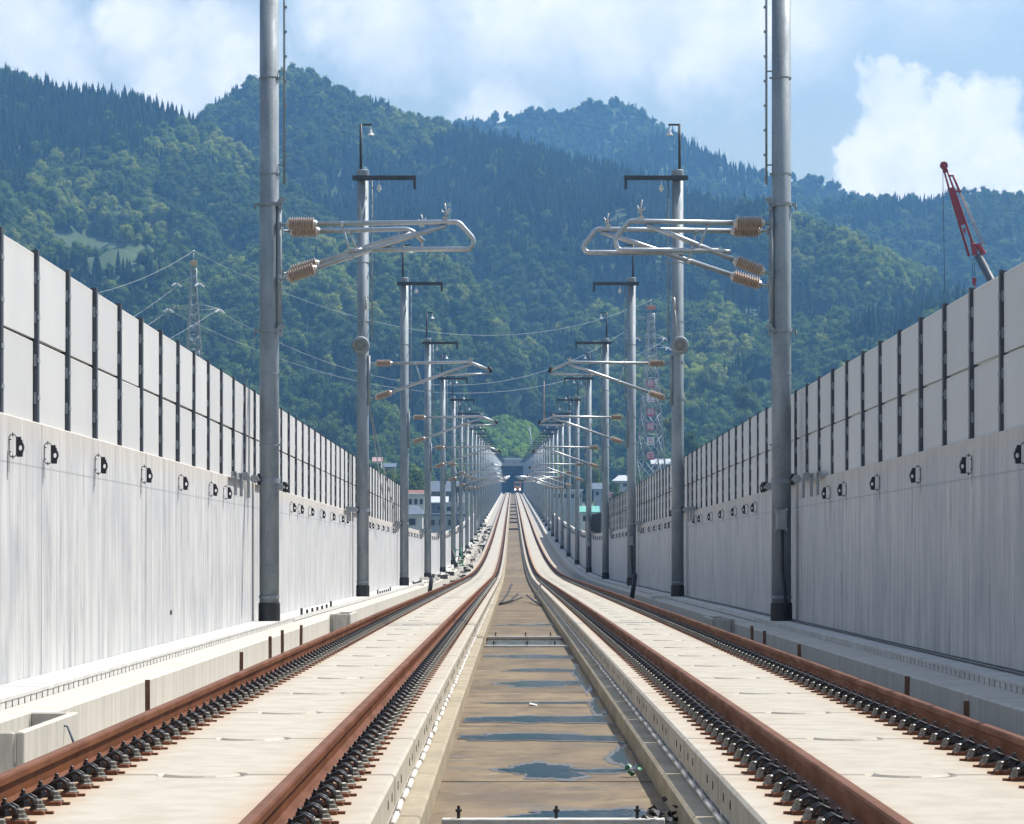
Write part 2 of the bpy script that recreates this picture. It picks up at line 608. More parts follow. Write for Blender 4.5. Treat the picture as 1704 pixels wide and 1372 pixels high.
MAT['alu'] = simple('bright_tube_metal', (.50, .52, .54), (.42, .44, .46), 12, .36, .7, 0)
MAT['insul'] = simple('tan_ribbed_insulator', (.50, .385, .30), (.40, .30, .23), 14, .33, .1)
MAT['insul_cap'] = simple('pale_insulator_cap', (.55, .53, .50), (.44, .43, .41), 12, .4, .4)
MAT['box'] = simple('grey_equipment_box', (.33, .35, .36), (.27, .29, .30), 8, .5)
MAT['lattice'] = simple('tower_lattice_steel', (.42, .46, .48), (.3, .34, .36), 2, .5, .3)
MAT['white'] = simple('white_porcelain', (.8, .81, .82), (.7, .72, .74), 3, .35)
MAT['warn'] = simple('orange_marker', (.62, .20, .08), (.5, .17, .07), 3, .6)
MAT['yellowmark'] = simple('yellow_marker', (.55, .38, .16), (.45, .32, .14), 3, .6)
MAT['signred'] = simple('red_sign_plate', (.55, .10, .13), (.45, .08, .1), 3, .6)
MAT['signwhite'] = simple('white_sign_plate', (.78, .78, .8), (.68, .68, .7), 3, .6)
MAT['cranered'] = simple('crane_red_paint', (.36, .035, .05), (.27, .03, .045), 1.2, .45)
MAT['cranegrey'] = simple('crane_grey_paint', (.10, .115, .13), (.075, .085, .1), 2, .5)
MAT['portal'] = simple('portal_concrete', (.46, .46, .44), (.38, .38, .37), .4, .85)
MAT['tunnel'] = simple('tunnel_lining', (.07, .065, .06), (.05, .047, .045), .5, .9)
MAT['loco'] = simple('orange_vehicle_paint', (.60, .13, .03), (.5, .1, .03), 2, .4)
MAT['locoyellow'] = simple('yellow_vehicle_paint', (.75, .45, .05), (.65, .38, .05), 2, .4)
MAT['glass'] = simple('dark_window_glass', (.03, .04, .05), (.05, .06, .075), 1, .1, 0, 0)
MAT['plaster'] = simple('white_plaster', (.72, .71, .68), (.6, .6, .57), .8, .8)
MAT['greywall'] = simple('grey_cladding', (.42, .45, .47), (.36, .38, .40), .8, .7)
MAT['brownwall'] = simple('brown_cladding', (.30, .24, .18), (.24, .19, .15), .8, .8)
MAT['roofblue'] = simple('slate_roof', (.16, .20, .25), (.12, .15, .19), 1.2, .45)
MAT['roofred'] = simple('red_brown_roof', (.33, .15, .11), (.26, .12, .09), 1.2, .6)
MAT['roofpale'] = simple('pale_metal_roof', (.60, .62, .63), (.5, .52, .54), 1.2, .45)
MAT['roofpink'] = simple('faded_pink_roof', (.52, .33, .31), (.45, .28, .27), 1.2, .6)
MAT['roofteal'] = simple('teal_metal_roof', (.18, .5, .42), (.15, .42, .36), 1.2, .5)
MAT['green'] = simple('green_paint', (.06, .30, .17), (.05, .22, .13), 5, .5)
MAT['brownpanel'] = simple('brown_grey_fence_panel', (.26, .235, .20), (.21, .19, .165), 1.5, .75)
MAT['bark'] = simple('bark', (.12, .09, .065), (.08, .06, .045), 3, .9)
MAT['soil'] = simple('valley_floor', (.085, .115, .04), (.13, .12, .07), .02, .95, stretch=(1, 1, .2))
MAT['hill'] = simple('hill_undergrowth', (.04, .075, .025), (.06, .10, .03), .02, .95)
MAT['grass'] = simple('bright_grass', (.13, .22, .045), (.10, .17, .04), .08, .9)
MAT['broad'] = foliage_mat('broadleaf_foliage', (.034, .078, .020), (.165, .245, .050), (.25, .29, .07))
MAT['conif'] = foliage_mat('conifer_foliage', (.022, .056, .022), (.062, .115, .036), (.10, .145, .04))
MAT['scrub'] = foliage_mat('bright_scrub_foliage', (.11, .21, .055), (.19, .32, .075), (.25, .37, .09))
lamp = NT('lit_headlamp'); lamp.b.inputs['Emission Color'].default_value = (1, .93, .75, 1); lamp.b.inputs['Emission Strength'].default_value = 6
_ln = lamp.noise(lamp.world(), 20, 2); MAT['lamp'] = lamp.out(lamp.mix(_ln, (.8, .8, .7), (.9, .9, .8)), .3)

# ------------------------------------------------------------------ ground, hills
def gz(y, x=0.0):
    t = np.clip((y - 700) / 800.0, 0, 1)
    return -14.0 + 15.0 * t * t * (3 - 2 * t)


def build_ground():
    g = MB()
    ysg = [-450, -100, 0, 100, 200, 300, 450, 600, 700, 800, 900, 1000, 1100, 1200, 1300, 1400, 1500, 1700, 2200, 3500, 4150]
    xsg = [-2550, -1500, -900, -500, -300, -150, -60, -20, 20, 60, 150, 300, 500, 900, 1500, 2550]
    vs = [(x, y, gz(y) + (0 if abs(x) < 80 else 1.5*math.sin(x*.011+y*.007))) for y in ysg for x in xsg]
    n = len(xsg)
    fs = [(j*n+i, j*n+i+1, (j+1)*n+i+1, (j+1)*n+i) for j in range(len(ysg)-1) for i in range(n-1)]
    g.add(vs, fs)
    struct('ground', g, MAT['soil'], 'green and earthy valley floor below the viaduct')


build_ground()


def interp(pts, u):
    xs = [p[0] for p in pts]
    return [float(np.interp(u, xs, [p[k] for p in pts])) for k in range(1, len(pts[0]))]


def fbm(x, y, s, seed, oct=4):
    return mnoise.fractal(Vector((x*s+seed*13.7, y*s-seed*7.1, seed*3.3)), 1.0, 2.0, oct)


TREES = {}       # layer -> list of (x, y, z, species index, scale, rot, tint)


def hill(name, crest, foot, du=14, nt=46, amp=22, seed=1, conif=.4, spacing=6.5, clearings=(), conpatch=(), lightpatch=(), light=0.0, power=1.0, mat='hill', shrubs=False, label=None):
    """crest: (u, v, distance), foot: (u, distance, z)"""
    u0, u1 = crest[0][0], crest[-1][0]
    us = np.linspace(u0, u1, int((u1-u0)/du)+2)
    T = np.concatenate([np.linspace(0, 1, nt), [1.08, 1.2, 1.4]])
    P = np.zeros((len(T), len(us), 3))
    for i, u in enumerate(us):
        cv, cd = interp(crest, u)
        fd, fz = interp(foot, u)
        zc = at(u, cv, cd).z - (12.5 if not shrubs else 2)
        for j, t in enumerate(T):
            y = fd + (cd - fd) * t
            x = CX + (u - HU) / F * y
            if t <= 1:
                z = fz + (zc - fz) * (t ** power)
                env = math.sin(math.pi * min(1, t)) ** .7 * min(1, (1 - t) * 3.2)
            else:
                z = zc - (zc - fz) * (t - 1) * .9; env = 0
            rid = abs(fbm(x, y*.45, .0045, seed, 4))
            z += env * amp * (1.2 * (rid * 2 - .6) + .9 * fbm(x, y, .011, seed + 5, 3))
            P[j, i] = (x, y, z)
    mb = MB()
    n = len(us)
    mb.add([tuple(p) for p in P.reshape(-1, 3)], [(j*n+i, j*n+i+1, (j+1)*n+i+1, (j+1)*n+i) for j in range(len(T)-1) for i in range(n-1)], True)
    struct(name, mb, MAT[mat], label)
    # scatter trees over the slope, spacing in metres
    lst = TREES.setdefault(seed, [])
    for j in range(len(T)-3):
        for i in range(n-1):
            a, b, c, d = P[j, i], P[j, i+1], P[j+1, i+1], P[j+1, i]
            if j >= nt-1 and T[j] > 1.01: continue
            area = np.linalg.norm(np.cross(b-a, d-a))
            k = area / (spacing**2)
            cnt = int(k) + (1 if random.random() < k - int(k) else 0)
            for _ in range(cnt):
                s, t = random.random(), random.random()
                p = a*(1-s)*(1-t) + b*s*(1-t) + c*s*t + d*(1-s)*t
                pu = HU + (p[0]-CX)/p[1]*F
                pv = HV - (p[2]-CZ)/p[1]*F
                if any(((pu-e[0])/e[2])**2 + ((pv-e[1])/e[3])**2 < 1 + .5*fbm(p[0], p[1], .05, 9, 2) for e in clearings): continue
                cn = conif + .85*fbm(p[0], p[1]*.6, .007, seed+21, 3)
                for e in conpatch:
                    if ((pu-e[0])/e[2])**2 + ((pv-e[1])/e[3])**2 < 1: cn += e[4]
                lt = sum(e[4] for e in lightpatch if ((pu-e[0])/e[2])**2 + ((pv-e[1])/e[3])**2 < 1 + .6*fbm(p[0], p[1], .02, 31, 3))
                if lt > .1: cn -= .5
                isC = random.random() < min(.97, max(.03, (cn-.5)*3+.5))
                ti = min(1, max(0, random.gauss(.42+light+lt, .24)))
                if isC:
                    sc = random.uniform(.65, 1.1); sp = random.randrange(4); ti *= .8
                else:
                    sc = random.choice((random.uniform(.5, .85), random.uniform(.7, 1.15))); sp = 4 + random.randrange(6)
                if shrubs: sc = random.uniform(.25, .5); sp = 10 + random.randrange(2)
                lst.append((p[0], p[1], p[2]-.6, sp, sc, random.uniform(0, 6.28), ti))


# far blue mountains
hill('hill', [(600, 235, 3900), (760, 196, 3900), (850, 184, 3900), (890, 172, 3880), (950, 180, 3850), (985, 166, 3850), (1020, 158, 3850), (1060, 170, 3850), (1085, 190, 3850), (1110, 215, 3850), (1200, 285, 3850), (1300, 330, 3850)],
     [(600, 3300, 150), (1300, 3300, 150)], nt=24, amp=30, seed=2, conif=.35, spacing=8.5, label='farthest blue mountain with a rounded summit in the middle')
hill('hill', [(1180, 330, 3650), (1290, 286, 3650), (1340, 282, 3650), (1380, 292, 3650), (1420, 308, 3650), (1470, 328, 3650), (1560, 380, 3650)],
     [(1180, 3500, 120), (1560, 3500, 120)], nt=20, amp=24, seed=3, conif=.35, spacing=8.5, label='small far blue hill right of the nearest right pole')
hill('hill', [(940, 330, 3500), (1020, 268, 3500), (1060, 232, 3500), (1100, 212, 3500), (1125, 214, 3500), (1180, 246, 3450), (1260, 278, 3400), (1330, 312, 3300), (1380, 345, 3300), (1450, 400, 3300)],
     [(940, 2700, 90), (1450, 2600, 80)], nt=30, amp=24, seed=4, conif=.45, spacing=8.5, label='middle-distance wooded hill behind the right poles')
hill('hill', [(1260, 400, 3000), (1330, 350, 3000), (1390, 326, 3000), (1455, 322, 2950), (1510, 320, 2950), (1545, 328, 2950), (1580, 314, 2900), (1630, 312, 2900), (1660, 316, 2900), (1704, 316, 2900), (1900, 300, 2900), (2200, 330, 2900), (2800, 480, 2900)],
     [(1260, 2200, 60), (2200, 2100, 40)], nt=36, amp=30, seed=5, conif=.25, spacing=7.5, label='wooded hill behind the crane on the right')
# the main ridge
hill('hill', [(330, 190, 2750), (370, 158, 2750), (420, 128, 2750), (480, 110, 2750), (520, 114, 2740), (560, 142, 2720), (620, 165, 2700), (700, 190, 2680), (770, 205, 2650), (850, 222, 2600), (960, 256, 2500), (1040, 270, 2450),
              (1100, 292, 2400), (1170, 318, 2350), (1240, 342, 2300), (1320, 364, 2250), (1400, 380, 2200), (1470, 412, 2150), (1540, 446, 2100), (1620, 490, 2050), (1720, 540, 2000), (1900, 590, 1950), (2700, 700, 1950)],
     [(330, 1750, 60), (850, 1680, 40), (1200, 1600, 30), (1900, 1300, 0)], nt=60, amp=34, seed=6, conif=.52, spacing=6.5,
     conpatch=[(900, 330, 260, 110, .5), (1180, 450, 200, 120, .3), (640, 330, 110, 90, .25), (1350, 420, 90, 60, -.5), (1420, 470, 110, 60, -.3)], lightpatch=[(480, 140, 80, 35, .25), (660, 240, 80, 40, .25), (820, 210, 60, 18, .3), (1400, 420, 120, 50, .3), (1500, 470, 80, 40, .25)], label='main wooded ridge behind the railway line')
hill('hill', [(-1500, 480, 2350), (-1000, 190, 2350), (-500, 60, 2350), (-200, 84, 2350), (0, 112, 2350), (120, 140, 2330), (235, 152, 2300), (250, 165, 2300), (290, 176, 2280), (350, 206, 2250), (430, 262, 2200), (520, 330, 2100), (600, 400, 2000), (700, 500, 1900)],
     [(-1500, 1150, -13), (-500, 1150, -12), (0, 1150, -10), (700, 1500, 0)], nt=56, amp=30, seed=7, conif=.5, spacing=6.2,
     clearings=[(190, 432, 80, 22), (120, 405, 60, 16)], conpatch=[(60, 220, 120, 100, .35), (300, 330, 150, 120, .25), (380, 420, 120, 60, -.4), (150, 400, 130, 60, -.6)], lightpatch=[(110, 330, 60, 45, .4), (200, 400, 110, 45, .45), (330, 260, 90, 30, .3), (60, 420, 60, 40, .3), (420, 265, 60, 40, .3), (230, 330, 50, 50, .2)], label='steep wooded slope at the left with a small clearing')
# lower foothills
hill('hill', [(360, 430, 1850), (440, 400, 1850), (560, 398, 1850), (690, 410, 1830), (770, 440, 1800), (830, 500, 1760), (870, 600, 1700), (900, 690, 1650)],
     [(360, 1300, -6), (620, 1330, -4), (740, 1560, 0), (780, 1630, 4), (900, 1630, 6)], nt=40, amp=20, seed=8, conif=.2, spacing=6.5, light=.06, clearings=[(842, 778, 95, 60)], conpatch=[(620, 680, 110, 80, .6), (740, 520, 60, 60, .45)], lightpatch=[(480, 470, 120, 50, .2), (640, 440, 110, 40, .22), (760, 480, 50, 40, .25), (560, 560, 90, 50, .15)], label='broadleaf foothill left of the tunnel')
hill('hill', [(820, 700, 1800), (880, 600, 1850), (930, 530, 1900), (985, 508, 1900), (1060, 500, 1880), (1130, 488, 1850), (1200, 500, 1800), (1290, 535, 1750), (1350, 528, 1720), (1420, 520, 1700), (1520, 545, 1650), (1650, 580, 1600), (1900, 620, 1500)],
     [(820, 1640, 6), (920, 1630, 6), (960, 1540, 2), (1000, 1480, 0), (1300, 1250, -8), (1900, 1000, -14)], nt=40, amp=18, seed=9, conif=.2, spacing=6.5, light=.08,
     clearings=[(842, 778, 95, 60), (1022, 582, 48, 14), (1180, 500, 30, 7)], conpatch=[(900, 600, 70, 70, .4), (1250, 640, 80, 60, .25)], lightpatch=[(970, 550, 60, 40, .3), (1180, 620, 60, 45, .4), (1020, 640, 80, 50, .2), (1250, 545, 90, 30, .25), (1400, 545, 90, 30, .2), (1120, 680, 60, 40, .3)], label='broadleaf foothill right of the tunnel')
hill('hill', [(725, 800, 1592), (765, 738, 1594), (805, 704, 1596), (840, 694, 1596), (880, 706, 1596), (920, 742, 1594), (965, 795, 1592)],
     [(725, 1530, 4), (850, 1542, 22), (965, 1530, 4)], nt=16, amp=2, seed=10, conif=0, spacing=2.1, light=.5, mat='grass', shrubs=True, label='bright green knoll above the tunnel mouth')


# ---- tree prototypes (kept in a collection of their own that is not part of the scene)
def ico(sub):
    bm = bmesh.new(); bmesh.ops.create_icosphere(bm, subdivisions=sub, radius=1)
    v = np.array([x.co[:] for x in bm.verts]); f = [tuple(q.index for q in x.verts) for x in bm.faces]
    bm.free(); return v, f


ICO1 = ico(1)


def leaf(mb, p, nrm, size, r):
    nrm = Vector(nrm).normalized()
    a = nrm.orthogonal().normalized(); a.rotate(Matrix.Rotation(r.uniform(0, 6.28), 3, nrm)); b = nrm.cross(a)
    w = size*r.uniform(.6, 1.2); h = size*r.uniform(.5, 1.0)
    p = Vector(p)
    mb.quad([p-a*w*.5, p-b*h*.5+nrm*size*.12, p+a*w*.5, p+b*h*.5+nrm*size*.12])


def broad_crown(seed, H=13.0, R=5.0, nleaf=520, leafsize=1.15):
    r = random.Random(seed)
    mb = MB()
    lobes = []
    for k in range(13):
        a = r.uniform(0, 6.28); q = R*.62*math.sqrt(r.random())
        z = H*(.42+.42*r.random()) - q*.35
        lobes.append((Vector((q*math.cos(a), q*math.sin(a), z)), R*r.uniform(.30, .46)))
    lobes.append((Vector((0, 0, H*.86)), R*.4)); lobes.append((Vector((0, 0, H*.55)), R*.62))
    for c, rad in lobes:
        v, f = ICO1
        vv = [c + Vector(p)*rad*.86*r.uniform(.8, 1.08) for p in v]
        mb.add(vv, f)
    for _ in range(nleaf):
        c, rad = r.choice(lobes)
        d = Vector((r.gauss(0, 1), r.gauss(0, 1), r.gauss(.35, 1))).normalized()
        p = c + d*rad*r.uniform(.85, 1.12)
        n = d + Vector((r.gauss(0, .5), r.gauss(0, .5), r.gauss(.2, .5)))
        leaf(mb, p, n, leafsize, r)
    return mb


def conifer_crown(seed, H=21.0, R=2.9):
    r = random.Random(seed)
    mb = MB()
    tiers = 15
    for k in range(tiers):
        t = k/(tiers-1)
        z = H*(.14+.84*t); rad = R*(1-t)**.8*r.uniform(.85, 1.1)+.18
        n = 9 if t < .6 else 6
        a0 = r.uniform(0, 6.28)
        for i in range(n):
            a = a0+2*math.pi*i/n+r.uniform(-.25, .25); q = rad*r.uniform(.75, 1.15)
            dr = Vector((math.cos(a), math.sin(a), 0)); sd = Vector((-math.sin(a), math.cos(a), 0))
            w = q*.52+.15
            z0 = z+r.uniform(-.3, .3)
            mb.quad([Vector((0, 0, z0+H*.055)), dr*q*.55+sd*w+Vector((0, 0, z0-.1)), dr*q+Vector((0, 0, z0-.75*q*.5)), dr*q*.55-sd*w+Vector((0, 0, z0-.1))])
            mb.quad([dr*q*.25+Vector((0, 0, z0+.5)), dr*q*.8+sd*w*.6+Vector((0, 0, z0-.2)), dr*q*.95+Vector((0, 0, z0-.9)), dr*q*.8-sd*w*.6+Vector((0, 0, z0-.2))])
    mb.tube([(0, 0, 0), (0, 0, H*.4), (0, 0, H)], [.3, .2, .03], 5)
    return mb


PROTO = bpy.data.collections.new('tree_shapes')
for k in range(4):
    o = bpy.data.objects.new('a%02d_conifer' % k, conifer_crown(100+k, 16.5+random.uniform(-1.5, 1.5), 2.5+.25*k).mesh('conifer', MAT['conif'], False)); PROTO.objects.link(o)
for k in range(6):
    o = bpy.data.objects.new('b%02d_broadleaf' % k, broad_crown(200+k, 14+random.uniform(-1.5, 2), 5.4+.5*(k % 3)).mesh('broadleaf', MAT['broad'], False)); PROTO.objects.link(o)

for k in range(2):
    o = bpy.data.objects.new('c%02d_scrub' % k, broad_crown(300+k, 9, 5.4, 420, 1.7).mesh('scrub', MAT['scrub'], False)); PROTO.objects.link(o)


def forest(name, pts, label):
    me = bpy.data.meshes.new(name)
    me.from_pydata([p[:3] for p in pts], [], [])
    for nm, idx, typ in (('sp', 3, 'INT'), ('sc', 4, 'FLOAT'), ('rz', 5, 'FLOAT'), ('tint', 6, 'FLOAT')):
        a = me.attributes.new(nm, typ, 'POINT')
        a.data.foreach_set('value', [p[idx] for p in pts])
    o = obj(name, me)
    tag(o, label, None, None, 'stuff')
    ng = bpy.data.node_groups.new(name, 'GeometryNodeTree')
    ng.interface.new_socket('Geometry', in_out='INPUT', socket_type='NodeSocketGeometry')
    ng.interface.new_socket('Geometry', in_out='OUTPUT', socket_type='NodeSocketGeometry')
    N, L = ng.nodes, ng.links
    gi = N.new('NodeGroupInput'); go = N.new('NodeGroupOutput')
    ci = N.new('GeometryNodeCollectionInfo'); ci.inputs['Collection'].default_value = PROTO
    ci.inputs['Separate Children'].default_value = True; ci.inputs['Reset Children'].default_value = True
    ip = N.new('GeometryNodeInstanceOnPoints'); ip.inputs['Pick Instance'].default_value = True
    def attr(nm, typ):
        a = N.new('GeometryNodeInputNamedAttribute'); a.data_type = typ; a.inputs['Name'].default_value = nm
        return a.outputs['Attribute']
    L.new(gi.outputs[0], ip.inputs['Points']); L.new(ci.outputs[0], ip.inputs['Instance'])
    L.new(attr('sp', 'INT'), ip.inputs['Instance Index'])
    cx = N.new('ShaderNodeCombineXYZ'); L.new(attr('rz', 'FLOAT'), cx.inputs['Z'])
    L.new(cx.outputs[0], ip.inputs['Rotation'])
    L.new(attr('sc', 'FLOAT'), ip.inputs['Scale'])
    L.new(ip.outputs[0], go.inputs[0])
    m = o.modifiers.new('scatter', 'NODES'); m.node_group = ng
    return o


FOREST_LABEL = {2: 'hazy woodland on the farthest summit', 3: 'hazy woodland on the small far hill', 4: 'woodland on the middle-distance hill behind the right poles', 5: 'woodland on the hill behind the crane',
                6: 'mixed cedar and broadleaf forest covering the main ridge', 7: 'mixed cedar forest on the steep left slope', 8: 'broadleaf wood on the foothill left of the tunnel', 9: 'broadleaf wood on the foothill right of the tunnel',
                10: 'bright green scrub on the knoll above the tunnel mouth'}
for s, pts in TREES.items():
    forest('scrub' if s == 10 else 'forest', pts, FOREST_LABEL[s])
print('trees', sum(len(p) for p in TREES.values()))


# haze: one closed box of even air round everything, sky and clouds outside it
hz = MB(); hz.box((0, 1850, 250), (5200, 4700, 560))
HAZE = obj('haze', hz, mats=[])
HAZE.data.materials.clear()
hm = bpy.data.materials.new('haze_air'); hm.use_nodes = True
hm.node_tree.nodes.remove(hm.node_tree.nodes['Principled BSDF'])
pv = hm.node_tree.nodes.new('ShaderNodeVolumePrincipled')
pv.inputs['Color'].default_value = (0.22, 0.53, 1.0, 1)
pv.inputs['Density'].default_value = 0.00017
pv.inputs['Anisotropy'].default_value = 0.25
hm.node_tree.links.new(pv.outputs[0], hm.node_tree.nodes['Material Output'].inputs['Volume'])
HAZE.data.materials.append(hm)
HAZE.display_type = 'WIRE'
tag(HAZE, 'pale blue summer haze filling the valley', None, None, 'stuff')

# ------------------------------------------------------------------ viaduct: deck, drain, walkways
YEND = 1524.0
TX = 2.15                       # track centre from the middle
WX = 5.52                       # inner face of the side walls
YS = ys_for(-30, YEND)
dk = MB(); dk.sweep([(-5.9, -.86), (5.9, -.86), (5.9, -1.5), (3.6, -1.9), (3.0, -3.4), (-3.0, -3.4), (-3.6, -1.9), (-5.9, -1.5)], YS)
struct('viaduct_deck', dk, MAT['deck'], 'concrete deck of the railway viaduct')
for y in range(20, 1500, 40):
    b = MB(); zt = zr(y)-3.45; zb = gz(y)-1
    if zt-zb < 1: continue
    b.box((0, y, (zt+zb)/2), (4.4, 2.2, zt-zb), ch=.2)
    struct('viaduct_pier', b, MAT['deck'], 'concrete pier carrying the viaduct')

# central drain: a tan floor in long bays, two low weirs with bolts, puddles
FLOOR = -.63
chan = tag(obj('drain_floor', None), 'stained tan concrete floor of the channel between the tracks', None, None, 'structure')
edges = [-30, -10, -2, 6]+[6+3.1*k for k in range(1, 5)]+[21.5]+[21.5+4.17*k for k in range(1, 11)]+[66.8, 70.4]+[70.4+4.2*k for k in range(1, 48)]+[268+12*k for k in range(1, 105)]
edges = [e for e in edges if e < YEND]+[YEND]
for a, b in zip(edges[:-1], edges[1:]):
    fl = MB()
    lowered = .07 if b <= 21.6 or (a > 63 and b < 70.5) else random.uniform(0, .004)
    fl.sweep([(-.82, FLOOR-lowered), (.82, FLOOR-lowered), (.82, -.86), (-.82, -.86)], ys_for(a+.02, b-.02) if b-a > 8 else [a+.02, b-.02])
    obj('floor_panel', fl, chan, mats=MAT['drain'])


def blob_poly(cx, cy, rx, ry, seed, n=120, k=.42):
    r = random.Random(int(seed)); r2 = random.Random(seed*7); ph = [r.uniform(0, 6.28) for _ in range(5)]
    pts = []
    for i in range(n):
        a = 2*math.pi*i/n
        q = 1+k*(.5*math.sin(2*a+ph[0])+.35*math.sin(3*a+ph[1])+.3*math.sin(5*a+ph[2])+.18*math.sin(9*a+ph[3])+.12*math.sin(14*a+ph[4])+.10*math.sin(27*a+ph[0]*3)+r2.uniform(-.07, .07))
        pts.append((min(.79, max(-.79, cx+rx*q*math.cos(a))), cy+ry*q*math.sin(a)))
    return pts


def puddle(spec, label, lower=0.0):
    dm = MB()
    for (cx, cy, rx, ry, sd) in spec:
        p = blob_poly(cx, cy, rx*1.10+.03, ry*1.22+.10, sd+.5)
        vs = [(cx, cy, zr(cy)+FLOOR+.002)]+[(x, y, zr(y)+FLOOR+.002) for x, y in p]
        n = len(p); dm.add(vs, [(0, 1+i, 1+(i+1) % n) for i in range(n)])
    struct('damp_patch', dm, MAT['damp'], 'damp dark concrete round the '+label)
    mb = MB()
    for (cx, cy, rx, ry, sd) in spec:
        p = blob_poly(cx, cy, rx, ry, sd)
        c = (cx, cy, zr(cy)+FLOOR+.004-lower)
        vs = [c]+[(x, y, zr(y)+FLOOR+.004-lower) for x, y in p]
        n = len(p)
        mb.add(vs, [(0, 1+i, 1+(i+1) % n) for i in range(n)])
    struct('water', mb, MAT['water'], label)


puddle([(.34, 22.3, .46, .5, 3)], 'shallow puddle just behind the front weir')
puddle([(-.02, 26.9, .30, .75, 5), (.42, 26.9, .34, .16, 6)], 'oval puddle alone in the middle of the channel')
puddle([(.05, 31.8, .95, .55, 11)], 'long puddle across the channel, nearer of a close pair')
puddle([(.08, 35.3, .98, .75, 13)], 'long puddle across the channel, farther of a close pair')
puddle([(.15, 39.3, .5, .2, 14)], 'thin streak of water in the middle of the channel')
puddle([(.22, 45.2, .66, .9, 15)], 'puddle on the right half of the channel')
puddle([(.3, 50.4, .5, .7, 16)], 'small puddle beside the right base blocks')
puddle([(.1, 57.2, .8, .9, 17)], 'shallow puddle before the second weir')
puddle([(.2, 84, .6, 1.2, 18)], 'faint wet patch beyond the second weir')
puddle([(.74, 28.8, .10, 1.5, 21), (.74, 38.5, .09, 1.6, 22), (.74, 48, .08, 4, 23)], 'narrow wet strip along the foot of the right base blocks')
for a, b, lb in ((8, 21.45, 'dark water held back in front of the front weir'), (63.5, 70.1, 'blue water held between the two far weirs')):
    mb = MB(); ys = ys_for(a, b) if b-a > 8 else [a, b]
    mb.sweep([(-.78, FLOOR-.025), (.78, FLOOR-.025), (.78, FLOOR-.05), (-.78, FLOOR-.05)], ys)
    struct('water', mb, MAT['water'], lb)
for y, lb in ((21.6, 'pale low bar with bolts across the channel at the front'), (63.2, 'bolted bar across the channel, nearer of the far pair'), (70.3, 'bolted bar across the channel, farther of the far pair')):
    t = thing('drain_bar', lb, 'bar', (0, y, zr(y)+FLOOR), group='bars across the channel')
    m = MB(); m.box((0, 0, .012), (1.46 if y < 30 else 1.6, .10, .05), ch=.006); obj('bar', m, t, mats=MAT['mortar'])
    for x in (-.62, .02, .55):
        m = MB(); m.lathe([(0, .012), (.045, .012), (.046, .022), (.062, .022), (.063, .01), (.085, .01)], (x, 0, .035), (0, 0, 1), 6)
        obj('bolt', m, t, mats=MAT['dark'])

for k, y in enumerate((520, 590, 640, 700, 770, 850, 940)):
    m = MB(); m.box((0, 0, .1), (1.5, 1.6, .28), ch=.03)
    tag(obj('drain_bar', m, None, (0, y, zr(y)+FLOOR), (slope(y), 0, 0), MAT['joint']), f'{ORD[k]} dark crossbar far up the channel towards the tunnel', 'bar', 'dark crossbars far up the channel')

# rubbish at the right end of the front bar, leaf, paper
t = thing('debris_clump', 'dark clump of leaves and rags at the right end of the front bar', 'debris', (.70, 21.7, zr(21.7)+FLOOR+.02))
r_ = random.Random(5)
m = MB()
for k in range(26):
    leaf(m, (r_.gauss(0, .045), r_.gauss(0, .06), abs(r_.gauss(.05, .04))), (r_.gauss(0, 1), r_.gauss(0, 1), 1), .07, r_)
obj('leaf_pile', m, t, mats=MAT['rubber'])['kind'] = 'stuff'
m = MB()
for k in range(9): m.box((r_.uniform(-.09, .09), r_.uniform(-.1, .05), .012), (.03, .02, .02), Matrix.Rotation(r_.uniform(0, 3), 3, 'Z'))
obj('gravel_bits', m, t, mats=MAT['mortar'])['kind'] = 'stuff'
m = MB()
for k in range(7): leaf(m, (r_.gauss(0, .05), r_.gauss(0, .08), .03+.01*k), (r_.gauss(0, .6), r_.gauss(0, .6), 1), .08, r_)
tag(obj('weed', m, None, (.70, 26.2, zr(26.2)+FLOOR), mats=MAT['green']), 'small green weed growing beside the right base blocks', 'plant')
m = MB(); m.box((0, 0, .006), (.09, .22, .008), Matrix.Rotation(.25, 3, 'Y'))
tag(obj('paper_scrap', m, None, (-.02, 38.6, zr(38.6)+FLOOR+.006), mats=MAT['signwhite']), 'white scrap of paper lying in the middle of the channel', 'litter')

# ------------------------------------------------------------------ track beds
SLABP, SLAB0 = 3.93, 20.0
RN = .26


